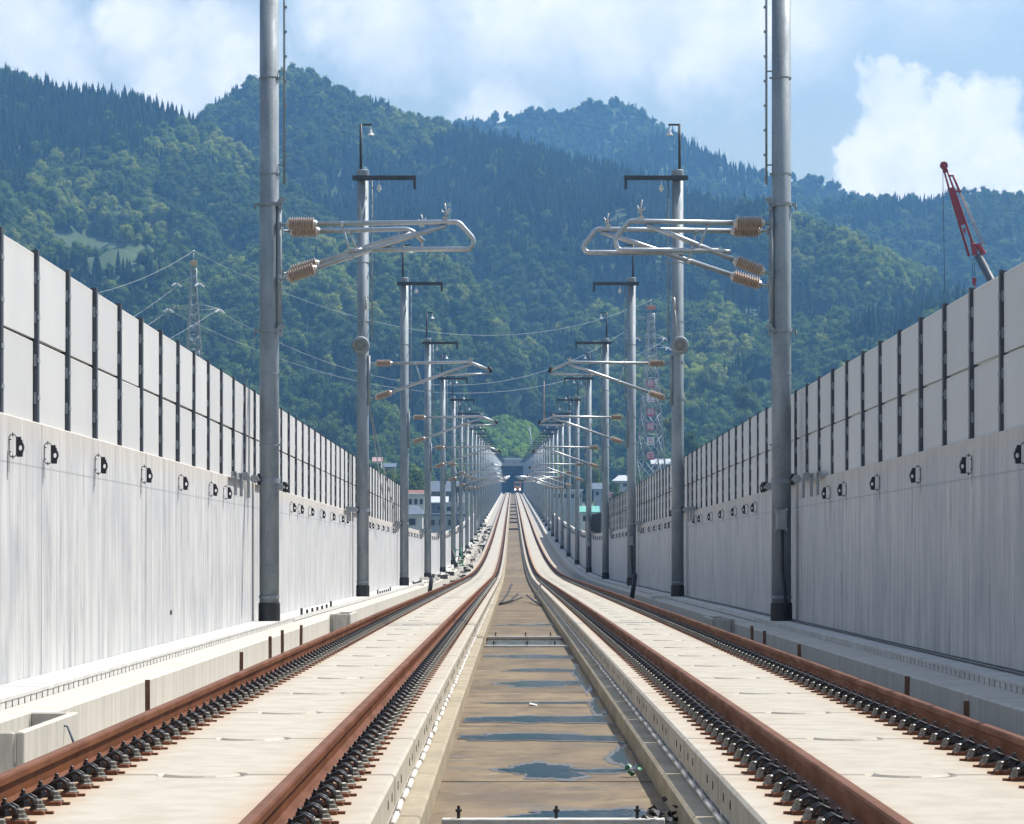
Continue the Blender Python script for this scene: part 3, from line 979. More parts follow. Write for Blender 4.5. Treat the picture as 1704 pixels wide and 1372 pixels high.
def slab_mesh():
    """precast slab with a half-round notch at each end"""
    L = SLABP-.09; hy = L/2; hx = 1.17; top = -.2; bot = -.39; c = .018
    def outline(ins):
        p = [(-hx+ins, -hy+ins), (-RN-ins, -hy+ins)]
        p += [(-(RN+ins)*math.cos(math.pi*k/8), -hy+(RN+ins)*math.sin(math.pi*k/8)+ (ins if k in (0, 8) else 0)) for k in range(1, 8)]
        p += [(RN+ins, -hy+ins), (hx-ins, -hy+ins), (hx-ins, hy-ins), (RN+ins, hy-ins)]
        p += [((RN+ins)*math.cos(math.pi*k/8), hy-(RN+ins)*math.sin(math.pi*k/8)) for k in range(1, 8)]
        p += [(-RN-ins, hy-ins), (-hx+ins, hy-ins)]
        return p
    o0, o1 = outline(0), outline(c)
    n = len(o0)
    mb = MB()
    vs = [(x, y, bot) for x, y in o0]+[(x, y, top-c) for x, y in o0]+[(x, y, top) for x, y in o1]
    fs = [(i, (i+1) % n, n+(i+1) % n, n+i) for i in range(n)]+[(n+i, n+(i+1) % n, 2*n+(i+1) % n, 2*n+i) for i in range(n)]
    fs += [tuple(range(2*n, 3*n)), tuple(range(n-1, -1, -1))]
    mb.add(vs, fs)
    mb.mi = 1
    for s in (-1, 1):
        for yy in (-1.45, -.85, .85, 1.45):
            mb.lathe([(0, .028), (.004, .028)], (s*hx, yy, -.30), (s, 0, 0), 8)
    return mb.mesh('slab', [MAT['slab'], MAT['joint']])


def base_mesh():
    mb = MB(); L = SLABP-.03
    c = .02
    sec = [(-1.33, -.86), (-1.33, -.45-c), (-1.33+c, -.45), (1.33-c, -.45), (1.33, -.45-c), (1.33, -.86)]
    vs = [(x, y, z) for y in (-L/2, L/2) for x, z in sec]
    n = 6
    fs = [(k, (k+1) % n, n+(k+1) % n, n+k) for k in range(n)]+[tuple(range(n-1, -1, -1)), tuple(range(n, 2*n))]
    mb.add(vs, fs)
    return mb.mesh('base_block', MAT['kerb'])


SLAB_ME, BASE_ME = slab_mesh(), base_mesh()
_m = MB(); _m.box((0, 0, -.42), (2.34-.03, SLABP-.04, .066)); MORTAR_ME = _m.mesh('mortar_bed', MAT['mortar'])
_m = MB(); _m.lathe([(-.39, .235), (-.205, .235), (-.192, .222)], (0, 0, 0), (0, 0, 1), 20); STOP_ME = _m.mesh('stopper', MAT['slab'])
_m = MB()
_m.tube([(0, -.42, 0), (0, .42, 0)], [.020, .020], 6)
STRIP_ME = _m.mesh('mortar_strip', MAT['mortar'])
NSL = 62
for sx, side in ((-1, 'left'), (1, 'right')):
    bed = tag(obj('track_bed', None), f'concrete slab track bed of the {side} track', None, None, 'structure')
    far_s, far_b = MB(), MB()
    for k in range(-8, 1+int((YEND-SLAB0)/SLABP)):
        y = SLAB0+SLABP*(k+.5)
        if k < NSL:
            loc = (sx*TX, y, zr(y)); rot = (slope(y), 0, 0)
            s = obj('slab', SLAB_ME, bed, loc, rot)
            obj('base_block', BASE_ME, bed, loc, rot)
            obj('mortar_bed', MORTAR_ME, bed, loc, rot)
            ys = y-SLABP/2
            obj('stopper', STOP_ME, bed, (sx*TX, ys, zr(ys)), (slope(ys), 0, 0))
            if k < 28:
                for q in range(4):
                    yq = y-SLABP/2+.49+q*.98; obj('mortar_strip', STRIP_ME, bed, (sx*(TX-1.185)+random.uniform(-.006, .006), yq, zr(yq)-.432), (rot[0], 0, random.uniform(-.012, .012)))
            yl = y
        else:
            q = [y-SLABP/2+.03, y+SLABP/2-.03]
            far_s.sweep([(-1.17, -.39), (-1.17, -.2), (1.17, -.2), (1.17, -.39)], q)
            far_b.sweep([(-1.33, -.86), (-1.33, -.45), (1.33, -.45), (1.33, -.86)], q)
    obj('distant_slab', far_s, bed, (sx*TX, 0, 0), mats=MAT['slab'])['kind'] = 'stuff'
    obj('distant_base', far_b, bed, (sx*TX, 0, 0), mats=MAT['kerb'])['kind'] = 'stuff'

# ------------------------------------------------------------------ rails with fastenings
RAIL_SEC = [(-.0725, -.174), (-.0725, -.163), (-.035, -.150), (-.0078, -.132), (-.0078, -.062), (-.030, -.050), (-.0345, -.044), (-.0345, -.012), (-.026, -.002), (-.012, 0),
            (.012, 0), (.026, -.002), (.0345, -.012), (.0345, -.044), (.030, -.050), (.0078, -.062), (.0078, -.132), (.035, -.150), (.0725, -.163), (.0725, -.174)]
FP, F0 = .625, 13.2


def fast_meshes():
    out = []
    for s in (-1, 1):
        be, cb, cl, pl = MB(), MB(), MB(), MB()
        pl.box((s*.08, 0, -.187), (.31, .13, .024), ch=.006)
        pl.box((s*.248, .02, -.192), (.05, .05, .012))
        be.lathe([(-.180, .047), (-.172, .047), (-.166, .038), (-.150, .035), (-.146, .027), (-.128, .026), (-.122, .019)], (s*.195, 0, 0), (0, 0, 1), 8)
        cb.lathe([(-.160, .040), (-.128, .036), (-.127, .028), (-.112, .028), (-.111, .019), (-.092, .019), (-.091, .011), (-.075, .012), (-.071, .008)], (s*.118, 0, 0), (0, 0, 1), 6)
        cl.tube([(s*.07, .03, -.145), (s*.105, .045, -.122), (s*.145, .048, -.102), (s*.175, .05, -.118), (s*.185, .05, -.150), (s*.165, .0, -.160), (s*.185, -.05, -.150), (s*.175, -.05, -.118), (s*.145, -.048, -.102), (s*.105, -.045, -.122), (s*.07, -.03, -.145)], [.011]*11, 6)
        out.append((be, cb, cl, pl))
    return out


sideL, sideR = fast_meshes()
SIDE_ME = [(b_.mesh('anchor_bolt', MAT['bell']), c_.mesh('clip_bolt', MAT['dark']), d_.mesh('spring_clip', MAT['dark']), e_.mesh('base_plate', MAT['rust'])) for b_, c_, d_, e_ in (sideL, sideR)]
JOINS = []
for sd_ in (sideL, sideR):
  jn = MB()
  for b_, mi in ((sd_[3], 0), (sd_[0], 1), (sd_[1], 2), (sd_[2], 2)):
    o_ = len(jn.v); jn.v += b_.v
    for f in b_.f: jn.f.append(tuple(i+o_ for i in f)); jn.m.append(mi); jn.sm.append(False)
  JOINS.append(jn.mesh('fastener', [MAT['rust'], MAT['bell'], MAT['dark']]))
LOS = []
for s in (-1, 1):
    lo = MB()
    lo.mi = 0; lo.box((s*.08, 0, -.187), (.31, .13, .024))
    lo.mi = 1; lo.lathe([(-.18, .045), (-.122, .022)], (s*.195, 0, 0), (0, 0, 1), 5)
    lo.mi = 2; lo.lathe([(-.16, .035), (-.072, .014)], (s*.118, 0, 0), (0, 0, 1), 4); lo.box((s*.15, 0, -.13), (.06, .10, .03))
    LOS.append(lo)
NFULL, NPART, NSTUFF = 44, 290, 2416
for x, lb in ((-2.9, 'rusty brown rail, outer rail of the left track'), (-1.4, 'rusty brown rail, inner rail of the left track beside the channel'),
              (1.4, 'rusty brown rail, inner rail of the right track beside the channel'), (2.9, 'rusty brown rail, outer rail of the right track')):
    R = thing('rail', lb, 'rail', (x, 0, 0), group='rails of the two tracks')
    m = MB(); m.sweep(RAIL_SEC, ys_for(-30, YEND)); obj('rail_bar', m, R, mats=MAT['rail'])
    st = MB(); lo = LOS[1 if x < 0 else 0]
    for k in range(NSTUFF):
        y = F0+FP*k
        loc = (0, y, zr(y)); rot = (slope(y), 0, 0)
        if k < NFULL:
            f = obj('fastener', SIDE_ME[1 if x < 0 else 0][3], R, loc, rot)
            
            for B_, C_, D_, E_ in SIDE_ME[1 if x < 0 else 0:][:1]:
                obj('anchor_bolt', B_, f); obj('clip_bolt', C_, f); obj('spring_clip', D_, f)
        elif k < NPART:
            obj('fastener', JOINS[1 if x < 0 else 0], R, loc, rot)
        else:
            o_ = len(st.v); z = zr(y)
            st.v += [(a, b+y, c+z) for a, b, c in lo.v]
            for f, mi in zip(lo.f, lo.m): st.f.append(tuple(i+o_ for i in f)); st.m.append(mi); st.sm.append(False)
    s_ = obj('distant_fasteners', st.mesh('distant_fasteners', [MAT['rust'], MAT['bell'], MAT['dark']], False), R); s_['kind'] = 'stuff'

# ------------------------------------------------------------------ walkways (cable troughs) along both walls
for sx, side in ((-1, 'left'), (1, 'right')):
    wk = tag(obj('walkway', None), f'pale concrete walkway over the cable trough along the {side} wall', None, None, 'structure')
    m = MB(); m.sweep([(sx*4.54, -.87), (sx*4.54, -.345), (sx*4.57, -.325), (sx*5.02, -.315), (sx*5.02, -.87)], YS); obj('trough_side', m, wk, mats=MAT['ledge'])
    m = MB(); m.sweep([(sx*5.07, -.87), (sx*5.07, -.262), (sx*5.52, -.262), (sx*5.52, -.87)], YS); obj('trough_bed', m, wk, mats=MAT['joint'])
    lm = MB(); lm.box((sx*5.265, 0, -.222), (.50, .392, .038), ch=.004); lm.box((sx*5.270, 0, -.281), (.49, .325, .080)); LID = lm.mesh('trough_lid', MAT['walk'])
    n = 170
    y = 4.0
    for k in range(n):
        z = zr(y); obj('trough_lid', LID, wk, (0, y, z+random.uniform(-.003, .003)), (slope(y), 0, 0)); y += .40
    m = MB(); m.sweep([(sx*5.015, -.30), (sx*5.015, -.205), (sx*5.515, -.205), (sx*5.515, -.30)], ys_for(y-.2, YEND)); obj('far_lid', m, wk, mats=MAT['walk'])
    m = MB(); m.sweep([(sx*5.015, -.30), (sx*5.015, -.205), (sx*5.515, -.205), (sx*5.515, -.30)], ys_for(-30, 3.79)); obj('far_lid', m, wk, mats=MAT['walk'])

# small dark spacer blocks on the left walkway next to the nearest poles
for py, nm in ((67, 'first'), (109, 'second'), (151, 'third')):
    for k in range(7):
        y = py+7+k*2.0
        m = MB(); s_ = .15 if k in (0, 6) else .09
        m.box((0, 0, s_/2), (.05, .10, s_), ch=.01)
        tag(obj('spacer_block', m, None, (-4.99, y, zr(y)-.2), mats=MAT['rubber']), f'{ORD[k]} black spacer block in the row on the left walkway past the {nm} pole', 'block', 'black spacer blocks on the left walkway')


def pit(x, y, sx, label):
    t = thing('cable_pit', label, 'cable pit', (x, y, zr(y)), (slope(y), 0, 0), 'open concrete cable pits')
    w, l = .42, 3.2
    for nm, c, d in (('side_wall', (-w/2, 0, -.45), (.07, l, .42)), ('side_wall', (w/2, 0, -.45), (.07, l, .42)), ('end_wall', (0, -l/2, -.45), (w-.08, .07, .416)), ('end_wall', (0, l/2, -.45), (w-.08, .07, .416))):
        m = MB(); m.box(c, d, ch=.012); obj(nm, m, t, mats=MAT['ledge'])
    m = MB(); m.box((0, 0, -.58), (w-.08, l-.08, .05)); obj('pit_floor', m, t, mats=MAT['deck'])
    return t


pit(-4.30, 27.2, -1, 'open concrete cable pit sticking out of the left walkway at the front corner')
pit(-4.30, 79.0, -1, 'open concrete cable pit on the left walkway just past the first pole')
pit(4.30, 73.0, 1, 'open concrete cable pit on the right walkway just past the first pole')

# ------------------------------------------------------------------ side walls with noise barrier panels
WALL_TOP = 2.6
SEC = 10.4
PB = 2.6                        # bay of the panels
Y0 = 34.2-PB*19


def chan_post():
    m = MB()
    m.box((.055, 0, .96), (.05, .135, 1.94)); m.box((.16, 0, .96), (.02, .09, 1.93)); m.box((.11, 0, .96), (.06, .03, 1.93))
    return m


POST_L = chan_post().mesh('post', MAT['post'])
_m = MB(); _m.box((.06, -.072, 0), (.030, .012, .13)); _m.box((.06, -.078, 0), (.02, .012, .03)); _m.box((.06, .072, 0), (.030, .012, .13)); _m.box((.06, .078, 0), (.02, .012, .03)); _m.box((.028, 0, 0), (.012, .15, .05)); CLIP = _m.mesh('clip', MAT['galv'])
_m = MB(); _m.box((.12, 0, 0), (.09, PB-.15, .905), ch=.012); PAN_LO = _m.mesh('panel', MAT['panel'])
_m = MB(); _m.box((.12, 0, 0), (.09, PB-.15, .955), ch=.012); PAN_HI = _m.mesh('panel', MAT['panel'])
_m = MB(); _m.box((.06, 0, 0), (.05, 1.26, 1.25)); PAN_BR = _m.mesh('panel', MAT['brownpanel'])
_m = MB(); _m.box((.03, 0, .66), (.06, .08, 1.36)); POST_BR = _m.mesh('post', MAT['post'])
YPAN = {-1: 168.0, 1: 214.0}
for sx, side in ((-1, 'left'), (1, 'right')):
    w = thing('noise_barrier', f'{"sunlit" if sx < 0 else "shaded"} concrete side wall topped with pale noise panels, on the {side}', 'wall', (sx*WX, 0, 0))
    w.scale = (1, 1, 1)
    th = .32
    a, b = (0, th*sx)
    secm = None
    y = Y0
    k = 0
    while y < 470:
        yc = y+SEC/2
        if secm is None:
            m = MB(); m.box((sx*th/2, 0, (WALL_TOP-1.5)/2), (th, SEC-.018, WALL_TOP+1.5), ch=.015); secm = m.mesh('wall_section', MAT['wall'])
        obj('wall_section', secm, w, (0, yc, zr(yc)), (slope(yc), 0, 0))
        y += SEC
    m = MB(); m.sweep([(0, -1.5), (0, .75), (sx*.3, .75), (sx*.3, -1.5)], ys_for(y+.01, YEND)); obj('low_parapet', m, w, mats=MAT['wall'])
    rz = 0 if sx > 0 else math.pi
    k = 0
    y = Y0
    while y < YPAN[sx]+.1:
        z = zr(y)+WALL_TOP
        p = obj('post', POST_L, w, (0, y, z), (0, 0, rz))
        for q in (.28, .70, 1.18, 1.62):
            obj('clip', CLIP, p, (0, 0, q))
        if y+PB < YPAN[sx]+.1:
            yc = y+PB/2; z = zr(yc)+WALL_TOP
            s = slope(yc) if sx > 0 else -slope(yc)
            J = lambda a: random.uniform(-a, a); obj('panel', PAN_LO, w, (J(.008), yc, z+.462), (s, J(.004), rz+J(.003))); obj('panel', PAN_HI, w, (J(.008), yc, z+.462+.96+J(.006)), (s, J(.004), rz+J(.003)))
        y += PB
    if sx > 0:
        yb = y+.4
        for k in range(34):
            z = zr(yb)+WALL_TOP
            obj('post', POST_BR, w, (0, yb, z), (0, 0, rz)); obj('panel', PAN_BR, w, (0, yb+.66, z+.64), (slope(yb), 0, rz)); yb += 1.32

# ------------------------------------------------------------------ cable brackets on the walls
def bracket_meshes():
    fr, pl_, dr = MB(), MB(), MB()
    # thin wire frame next to the wall (x grows away from the wall), facing the track direction
    w0, w1, z0, z1 = .01, .105, -.125, .125
    c = .025
    pts = [(w0+c, 0, z0), (w1-c, 0, z0), (w1, 0, z0+c), (w1, 0, z1-c), (w1-c, 0, z1), (w0+c, 0, z1), (w0, 0, z1-c), (w0, 0, z0+c), (w0+c, 0, z0)]
    fr.tube(pts, [.0065]*len(pts), 5)
    for zz in (z0, z1): fr.box(((w0+w1)/2, 0, zz), (.012, .012, .05))
    for zz in (-.07, .07): fr.box((w0+.012, 0, zz), (.03, .012, .012))
    # clamp plate with a round hole
    n = 14; cx, cz, R, r = .155, -.025, .046, .027
    out = [(cx-.042, -.125), (cx+.03, -.125), (cx+.034, -.08), (cx+.05, -.045), (cx+.055, -.02), (cx+.045, .02), (cx+.03, .04), (cx+.028, .065), (cx+.012, .07), (cx+.012, .10), (cx-.042, .10), (cx-.042, .0)]
    no = len(out)
    hole = [(cx+.006+r*math.cos(2*math.pi*i/no+math.pi*1.25), cz+(r*1.15)*math.sin(2*math.pi*i/no+math.pi*1.25)) for i in range(no)]
    for yy in (-.03, .03):
        pl_.add([(x, yy, z) for x, z in out]+[(x, yy, z) for x, z in hole], [(i, (i+1) % no, no+(i+1) % no, no+i) for i in range(no)])
    pl_.add([(x, yy, z) for yy in (-.03, .03) for x, z in out], [(i, (i+1) % no, no+(i+1) % no, no+i) for i in range(no)])
    pl_.add([(x, yy, z) for yy in (-.03, .03) for x, z in hole], [(i, (i+1) % no, no+(i+1) % no, no+i) for i in range(no)])
    dr.tube([(.012, 0, -.12), (.008, 0, -.30)], [.0028, .002], 4)  # thin rod added to stand for the dark stain line below each frame
    return fr.mesh('frame', MAT['dark']), pl_.mesh('clamp_plate', MAT['dark']), dr.mesh('stain_line', MAT['dark'])


FR_ME, CLAMP_ME, STAIN_ME = bracket_meshes()
bys = [34.4, 37.0] + [41.5+5.2*k for k in range(4)] + [60.0, 77.9, 80.8] + [85+5.1*k for k in range(4)] + [103.2, 119.5, 122.2, 127, 132, 137, 143, 145.4, 161, 164, 169, 174, 179, 185, 187.5] + [203+5.2*k for k in range(6)] + [245+5.2*k for k in range(6)] + [287+5.2*k for k in range(6)] + [330+5.2*k for k in range(8)]
for sx, side in ((-1, 'left'), (1, 'right')):
    proto = None
    for k, y in enumerate(bys):
        lb = f'black cable bracket on the {side} concrete wall, {ORD[k]} from the front' if k < 16 else f'small black cable bracket far along the {side} concrete wall'
        t = thing('cable_bracket', lb, 'bracket', (sx*WX, y, zr(y)+2.27), (0, 0, 0 if sx < 0 else math.pi), f'black cable brackets along the {side} wall')
        t.scale = (.78, 1, .93)
        obj('frame', FR_ME, t); obj('clamp_plate', CLAMP_ME, t)
        if k < 16: obj('stain_line', STAIN_ME, t)

# ------------------------------------------------------------------ catenary poles
def insulator(p0, p1, r=.15, sheds=11, mount=.06):
    """ribbed insulator from p0 to p1 with pale caps; returns (body, caps)"""
    p0, p1 = Vector(p0), Vector(p1); d = p1-p0; L = d.length
    prof = [(mount, r*.62)]
    s = (L-2*mount)/sheds
    for k in range(sheds):
        a = mount+k*s
        prof += [(a+s*.15, r*.66), (a+s*.40, r), (a+s*.60, r), (a+s*.85, r*.66)]
    prof += [(L-mount, r*.62)]
    b = MB(); b.lathe(prof, p0, d, 14)
    c = MB(); c.lathe([(0, r*.4), (mount*.5, r*.62), (mount+.02, r*.66)], p0, d, 10); c.lathe([(0, r*.66), (mount*.6, r*.6), (mount+.02, r*.36)], p0+d*((L-mount-.02)/L), d, 10)
    return b, c


def arc(pts, rad=.12, n=5):
    """round the corners of a polyline"""
    pts = [Vector(p) for p in pts]; out = [pts[0]]
    for a, b, c in zip(pts[:-2], pts[1:-1], pts[2:]):
        u = (a-b); v = (c-b); q = min(rad, u.length*.45, v.length*.45)
        s, e = b+u.normalized()*q, b+v.normalized()*q
        for k in range(n+1):
            t = k/n; out.append(s*(1-t)**2+b*2*t*(1-t)+e*t*t)
    return out+[pts[-1]]


def clampfit(x, z, y=0.0, hgt=.32):
    m = MB()
    m.box((x, y, z+.05), (.10, .09, .06)); m.tube([(x, y, z+.06), (x+.02, y, z+hgt*.6), (x-.01, y, z+hgt)], [.022, .016, .014], 6)
    m.tube([(x-.07, y, z+hgt*.62), (x-.05, y, z+hgt*.5), (x+.05, y, z+hgt*.5), (x+.09, y, z+hgt*.72)], [.014]*4, 5)
    m.box((x+.05, y, z+hgt*.42), (.05, .04, .05))
    return m


def cantilever(parent, zu, zd, xt, xe, zlow, y=0.0, tipz=None, dbl=False, xlow=1.8, loop=True, brace=(1.5, 1.68), xin=(.36, 1.0), r=.052, up_end=None, rin=.14, capblack=False, diag_end=None):
    fr = MB()
    zu1 = zu+.04
    diag_end = diag_end or (xt, zu-.04)
    zdi = zd+(diag_end[1]-zd)*((xin[1]-xin[0])/(diag_end[0]-xin[0]))
    if loop:
        pts = arc([(xin[1]-.02, y, zu), (xt+.25, y, zu1), (xe, y, zu-.32), (xe-.07, y, zlow), (xlow, y, zlow-.01)], .09)
        fr.tube(pts, r, 9)
        fr.tube([(xlow+.03, y, zlow-.01), (xlow-.25, y, zlow-.03)], r*.8, 8)
    else:
        fr.tube(arc([(xin[1]-.02, y, zu), (xt, y, zu1), (xe, y, zu-.22 if tipz is None else tipz)], .15), r, 9)
        fr.tube([(xlow, y, zlow-.05), (xe, y, zlow)], r*.65, 8)
        fr.tube([(xe-.04, y, zu-.2), (xe-.03, y, zlow)], r*.5, 6)
    cf = obj('cantilever', fr, parent, mats=MAT['alu'])
    dg = MB(); dg.tube([(xin[1]-.02, y, zdi), (diag_end[0]-.55, y, zdi+(diag_end[1]-zdi)*((diag_end[0]-.55-xin[1])/(diag_end[0]-xin[1]))+.02), (diag_end[0], y, diag_end[1])], [r, r, r*.9], 9)
    obj('strut', dg, cf, mats=MAT['alu'])
    br = MB(); zb = zdi+(diag_end[1]-zdi)*((brace[1]-xin[1])/(diag_end[0]-xin[1]))
    br.tube([(brace[0], y, zu), (brace[1], y, zb)], [.022, .022], 6); br.lathe([(-.03, .06), (.03, .06)], (brace[0], y, zu), (1, 0, 0), 10); br.lathe([(-.03, .06), (.03, .06)], (brace[1], y, zb), (1, 0, .35), 10)
    obj('brace', br, cf, mats=MAT['alu'])
    for (a, b) in (((xin[0], y, zu), (xin[1], y, zu)), ((xin[0], y, zd), (xin[1], y, zdi))):
        bd, cp = insulator(a, b, rin)
        i_ = obj('insulator', bd, cf, mats=MAT['insul']); obj_cap.append((cp, parent))
        fit = MB(); fit.tube([(.19, y*.6, a[2]-.01 if a[2] == zu else a[2]-.03), (xin[0]+.03, y, a[2])], [.03, .028], 6); fit.box((.23, y*.6, a[2]-.02), (.07, .11, .16), ch=.01)
        for q in range(len(cp.v)): pass
        cpo = obj('insulator_cap', cp, cf, mats=MAT['insul_cap'])
        obj('hinge', fit, cf, mats=MAT['galv'])
    if capblack:
        m = MB(); m.tube([(xe-.05, y, zu-.12), (xe+.02, y, zu-.3)], [r*1.25, r*1.25], 8); obj('end_cap', m, cf, mats=MAT['rubber'])
    return cf


obj_cap = []
ZT = 14.05


def mast(parent, x=0):
    m = MB(); m.tube([(0, 0, .02), (0, 0, 6), (0, 0, ZT)], [.200, .198, .193], 24)
    o = obj('mast', m, parent, mats=MAT['galv'])
    m = MB(); m.lathe([(0, .222), (.36, .220), (.365, .2)], (0, 0, 0), (0, 0, 1), 24); obj('rubber_collar', m, o, mats=MAT['rubber'])
    m = MB(); m.lathe([(0, .199), (.001, .212), (.05, .212), (.051, .199)], (0, 0, .46), (0, 0, 1), 24); m.box((.12, -.19, .485), (.10, .05, .06)); obj('band', m, o, mats=MAT['galv'])
    m = MB(); m.lathe([(0, .206), (.22, .206), (.24, .18)], (0, 0, ZT-.2), (0, 0, 1), 20); obj('mast_cap', m, o, mats=MAT['galv'])
    for zz in (9.05, 11.0, 3.55, 5.0):
        m = MB(); m.lathe([(0, .196), (.001, .207), (.035, .207), (.036, .196)], (0, 0, zz), (0, 0, 1), 20)
        m.box((.215, -.03, zz+.02), (.06, .05, .035)); obj('band', m, o, mats=MAT['galv'])
    return o


def mount_pipe(parent, z0=5.85, z1=8.5):
    m = MB(); m.tube([(.215, -.12, z0), (.215, -.12, z1)], [.048, .048], 10); o = obj('mount_pipe', m, parent, mats=MAT['galv'])
    for zz in (z0+.04, z1-.05):
        m = MB(); m.lathe([(0, .198), (.001, .225), (.07, .225), (.071, .198)], (0, 0, zz-.03), (0, 0, 1), 20)
        m.box((.20, -.12, zz), (.13, .13, .09), ch=.01); m.box((.25, -.19, zz+.06), (.12, .03, .16), Matrix.Rotation(.5, 3, 'Y')); m.box((.24, -.19, zz-.07), (.07, .03, .13), Matrix.Rotation(-.4, 3, 'Y'))
        m.box((-.23, -.02, zz), (.13, .09, .05)); m.tube([(-.29, -.02, zz), (-.29, -.02, zz-.1)], [.02, .02], 6)
        obj('pipe_clamp', m, o, mats=MAT['galv'])
    return o


def top_arm(parent):
    m = MB(); m.box((.72, -.26, ZT-.25), (2.1, .10, .15)); m.box((1.72, -.26, ZT-.47), (.09, .08, .30)); m.box((0, -.23, ZT-.25), (.46, .06, .17))
    o = obj('feeder_arm', m, parent, mats=MAT['post'])
    m = MB(); m.tube([(.55, -.26, ZT-.32), (.55, -.26, ZT-.48)], [.014, .014], 6); m.lathe([(0, .02), (.02, .07), (.05, .03), (.07, .09), (.12, .06), (.15, .10), (.19, .03), (.24, .02)], (.55, -.26, ZT-.48), (0, 0, -1), 12)
    obj('hanging_insulator', m, o, mats=MAT['white'])
    m = MB(); m.tube([(-.06, -.1, ZT-.1), (-.06, -.1, 15.60)], [.045, .045], 8); m.box((.11, -.1, 15.57), (.40, .06, .06))
    e = obj('extension_pipe', m, parent, mats=MAT['post'])
    m = MB(); m.tube([(.27, -.1, 15.55), (.27, -.1, 15.36)], [.02, .02], 6); m.lathe([(0, .02), (.03, .05), (.10, .06), (.16, .12), (.18, .12), (.19, .02)], (.27, -.1, 15.40), (0, 0, -1), 12)
    obj('bell_insulator', m, e, mats=MAT['white'])


def conduit(parent, z0, z1):
    m = MB(); m.tube([(.31, -.06, z0), (.31, -.06, z1)], [.024, .024], 8)
    k = z0+.1
    while k < z1:
        m.box((.34, -.07, k), (.05, .05, .05)); k += .5
    o = obj('conduit', m, parent, mats=MAT['galv'])
    m = MB()
    for zz in (z0+.4, z0+2.3):
        if zz < z1: m.box((.25, -.05, zz), (.14, .03, .03))
    obj('conduit_bracket', m, o, mats=MAT['galv'])


def pole(kind, sx, y, label, cat_group):
    t = thing('catenary_pole', label, 'pole', (sx*5.20, y, zr(y)-.20), group=cat_group)
    mast(t)
    if kind == 'dual_left':
        mount_pipe(t); conduit(t, 8.85, ZT)
        c = cantilever(t, 8.03, 6.93, 3.6, 4.17, 7.52, y=-.35, xlow=1.9)
        obj('wire_clamp', clampfit(3.58, 8.09, -.35, .36), c, mats=MAT['insul_cap'])
        c = cantilever(t, 7.96, 7.1, 2.85, 3.12, 7.60, y=.55, xlow=1.95, loop=False, diag_end=(2.95, 7.94), brace=(1.6, 1.75))
        obj('wire_clamp', clampfit(3.08, 8.02, .55, .28), c, mats=MAT['insul_cap'])
    elif kind == 'dual_right':
        mount_pipe(t); conduit(t, 8.85, ZT)
        c = cantilever(t, 8.05, 7.05, 2.85, 3.40, 7.50, y=-.35, xlow=1.3, diag_end=(2.75, 8.0))
        obj('wire_clamp', clampfit(2.85, 8.10, -.35, .42), c, mats=MAT['insul_cap'])
        c = cantilever(t, 7.96, 6.85, 3.5, 4.02, 7.52, y=.55, xlow=2.2, brace=(1.7, 1.85), diag_end=(3.65, 7.93))
        obj('wire_clamp', clampfit(3.5, 8.02, .55, .30), c, mats=MAT['insul_cap'])
    elif kind in ('single', 'balancer'):
        top_arm(t)
        m = MB(); m.tube([(.21, -.1, 6.3), (.21, -.1, 7.95)], [.045, .045], 10); o = obj('mount_pipe', m, t, mats=MAT['galv'])
        m = MB()
        for zz in (6.5, 7.7): m.lathe([(0, .196), (.001, .218), (.08, .218), (.081, .196)], (0, 0, zz), (0, 0, 1), 18)
        obj('pipe_clamp', m, o, mats=MAT['galv'])
        c = cantilever(t, 7.70, 6.55, 3.55, 4.22, 7.36, loop=False, xlow=2.6, tipz=7.46, brace=(1.75, 1.92), xin=(.40, .98), r=.05, rin=.125, capblack=True, diag_end=(3.6, 7.66))
        obj('wire_clamp', clampfit(3.55, 7.74, 0, .16), c, mats=MAT['insul_cap'])
        conduit(t, 8.4, ZT-.3)
    else:
        o = MB(); o.box((.72, -.26, ZT-.25), (2.1, .10, .15)); o.box((1.72, -.26, ZT-.47), (.09, .08, .30)); obj('feeder_arm', o, t, mats=MAT['post'])
        m = MB(); m.tube([(-.06, -.1, ZT-.1), (-.06, -.1, 15.60)], [.045, .045], 6); m.box((.11, -.1, 15.57), (.40, .06, .06)); obj('extension_pipe', m, t, mats=MAT['post'])
        m = MB(); m.tube([(.9, 0, 7.7), (3.7, 0, 7.72), (4.2, 0, 7.45)], [.05, .05, .05], 6); m.tube([(.9, 0, 6.75), (3.6, 0, 7.66)], [.05, .05], 6); m.tube([(2.6, 0, 7.3), (4.2, 0, 7.36)], [.035, .035], 6)
        c = obj('cantilever', m, t, mats=MAT['alu'])
        m = MB(); m.tube([(.4, 0, 7.7), (.98, 0, 7.7)], [.115, .115], 8); m.tube([(.4, 0, 6.55), (.98, 0, 6.77)], [.115, .115], 8); obj('insulator', m, c, mats=MAT['insul'])
    return t


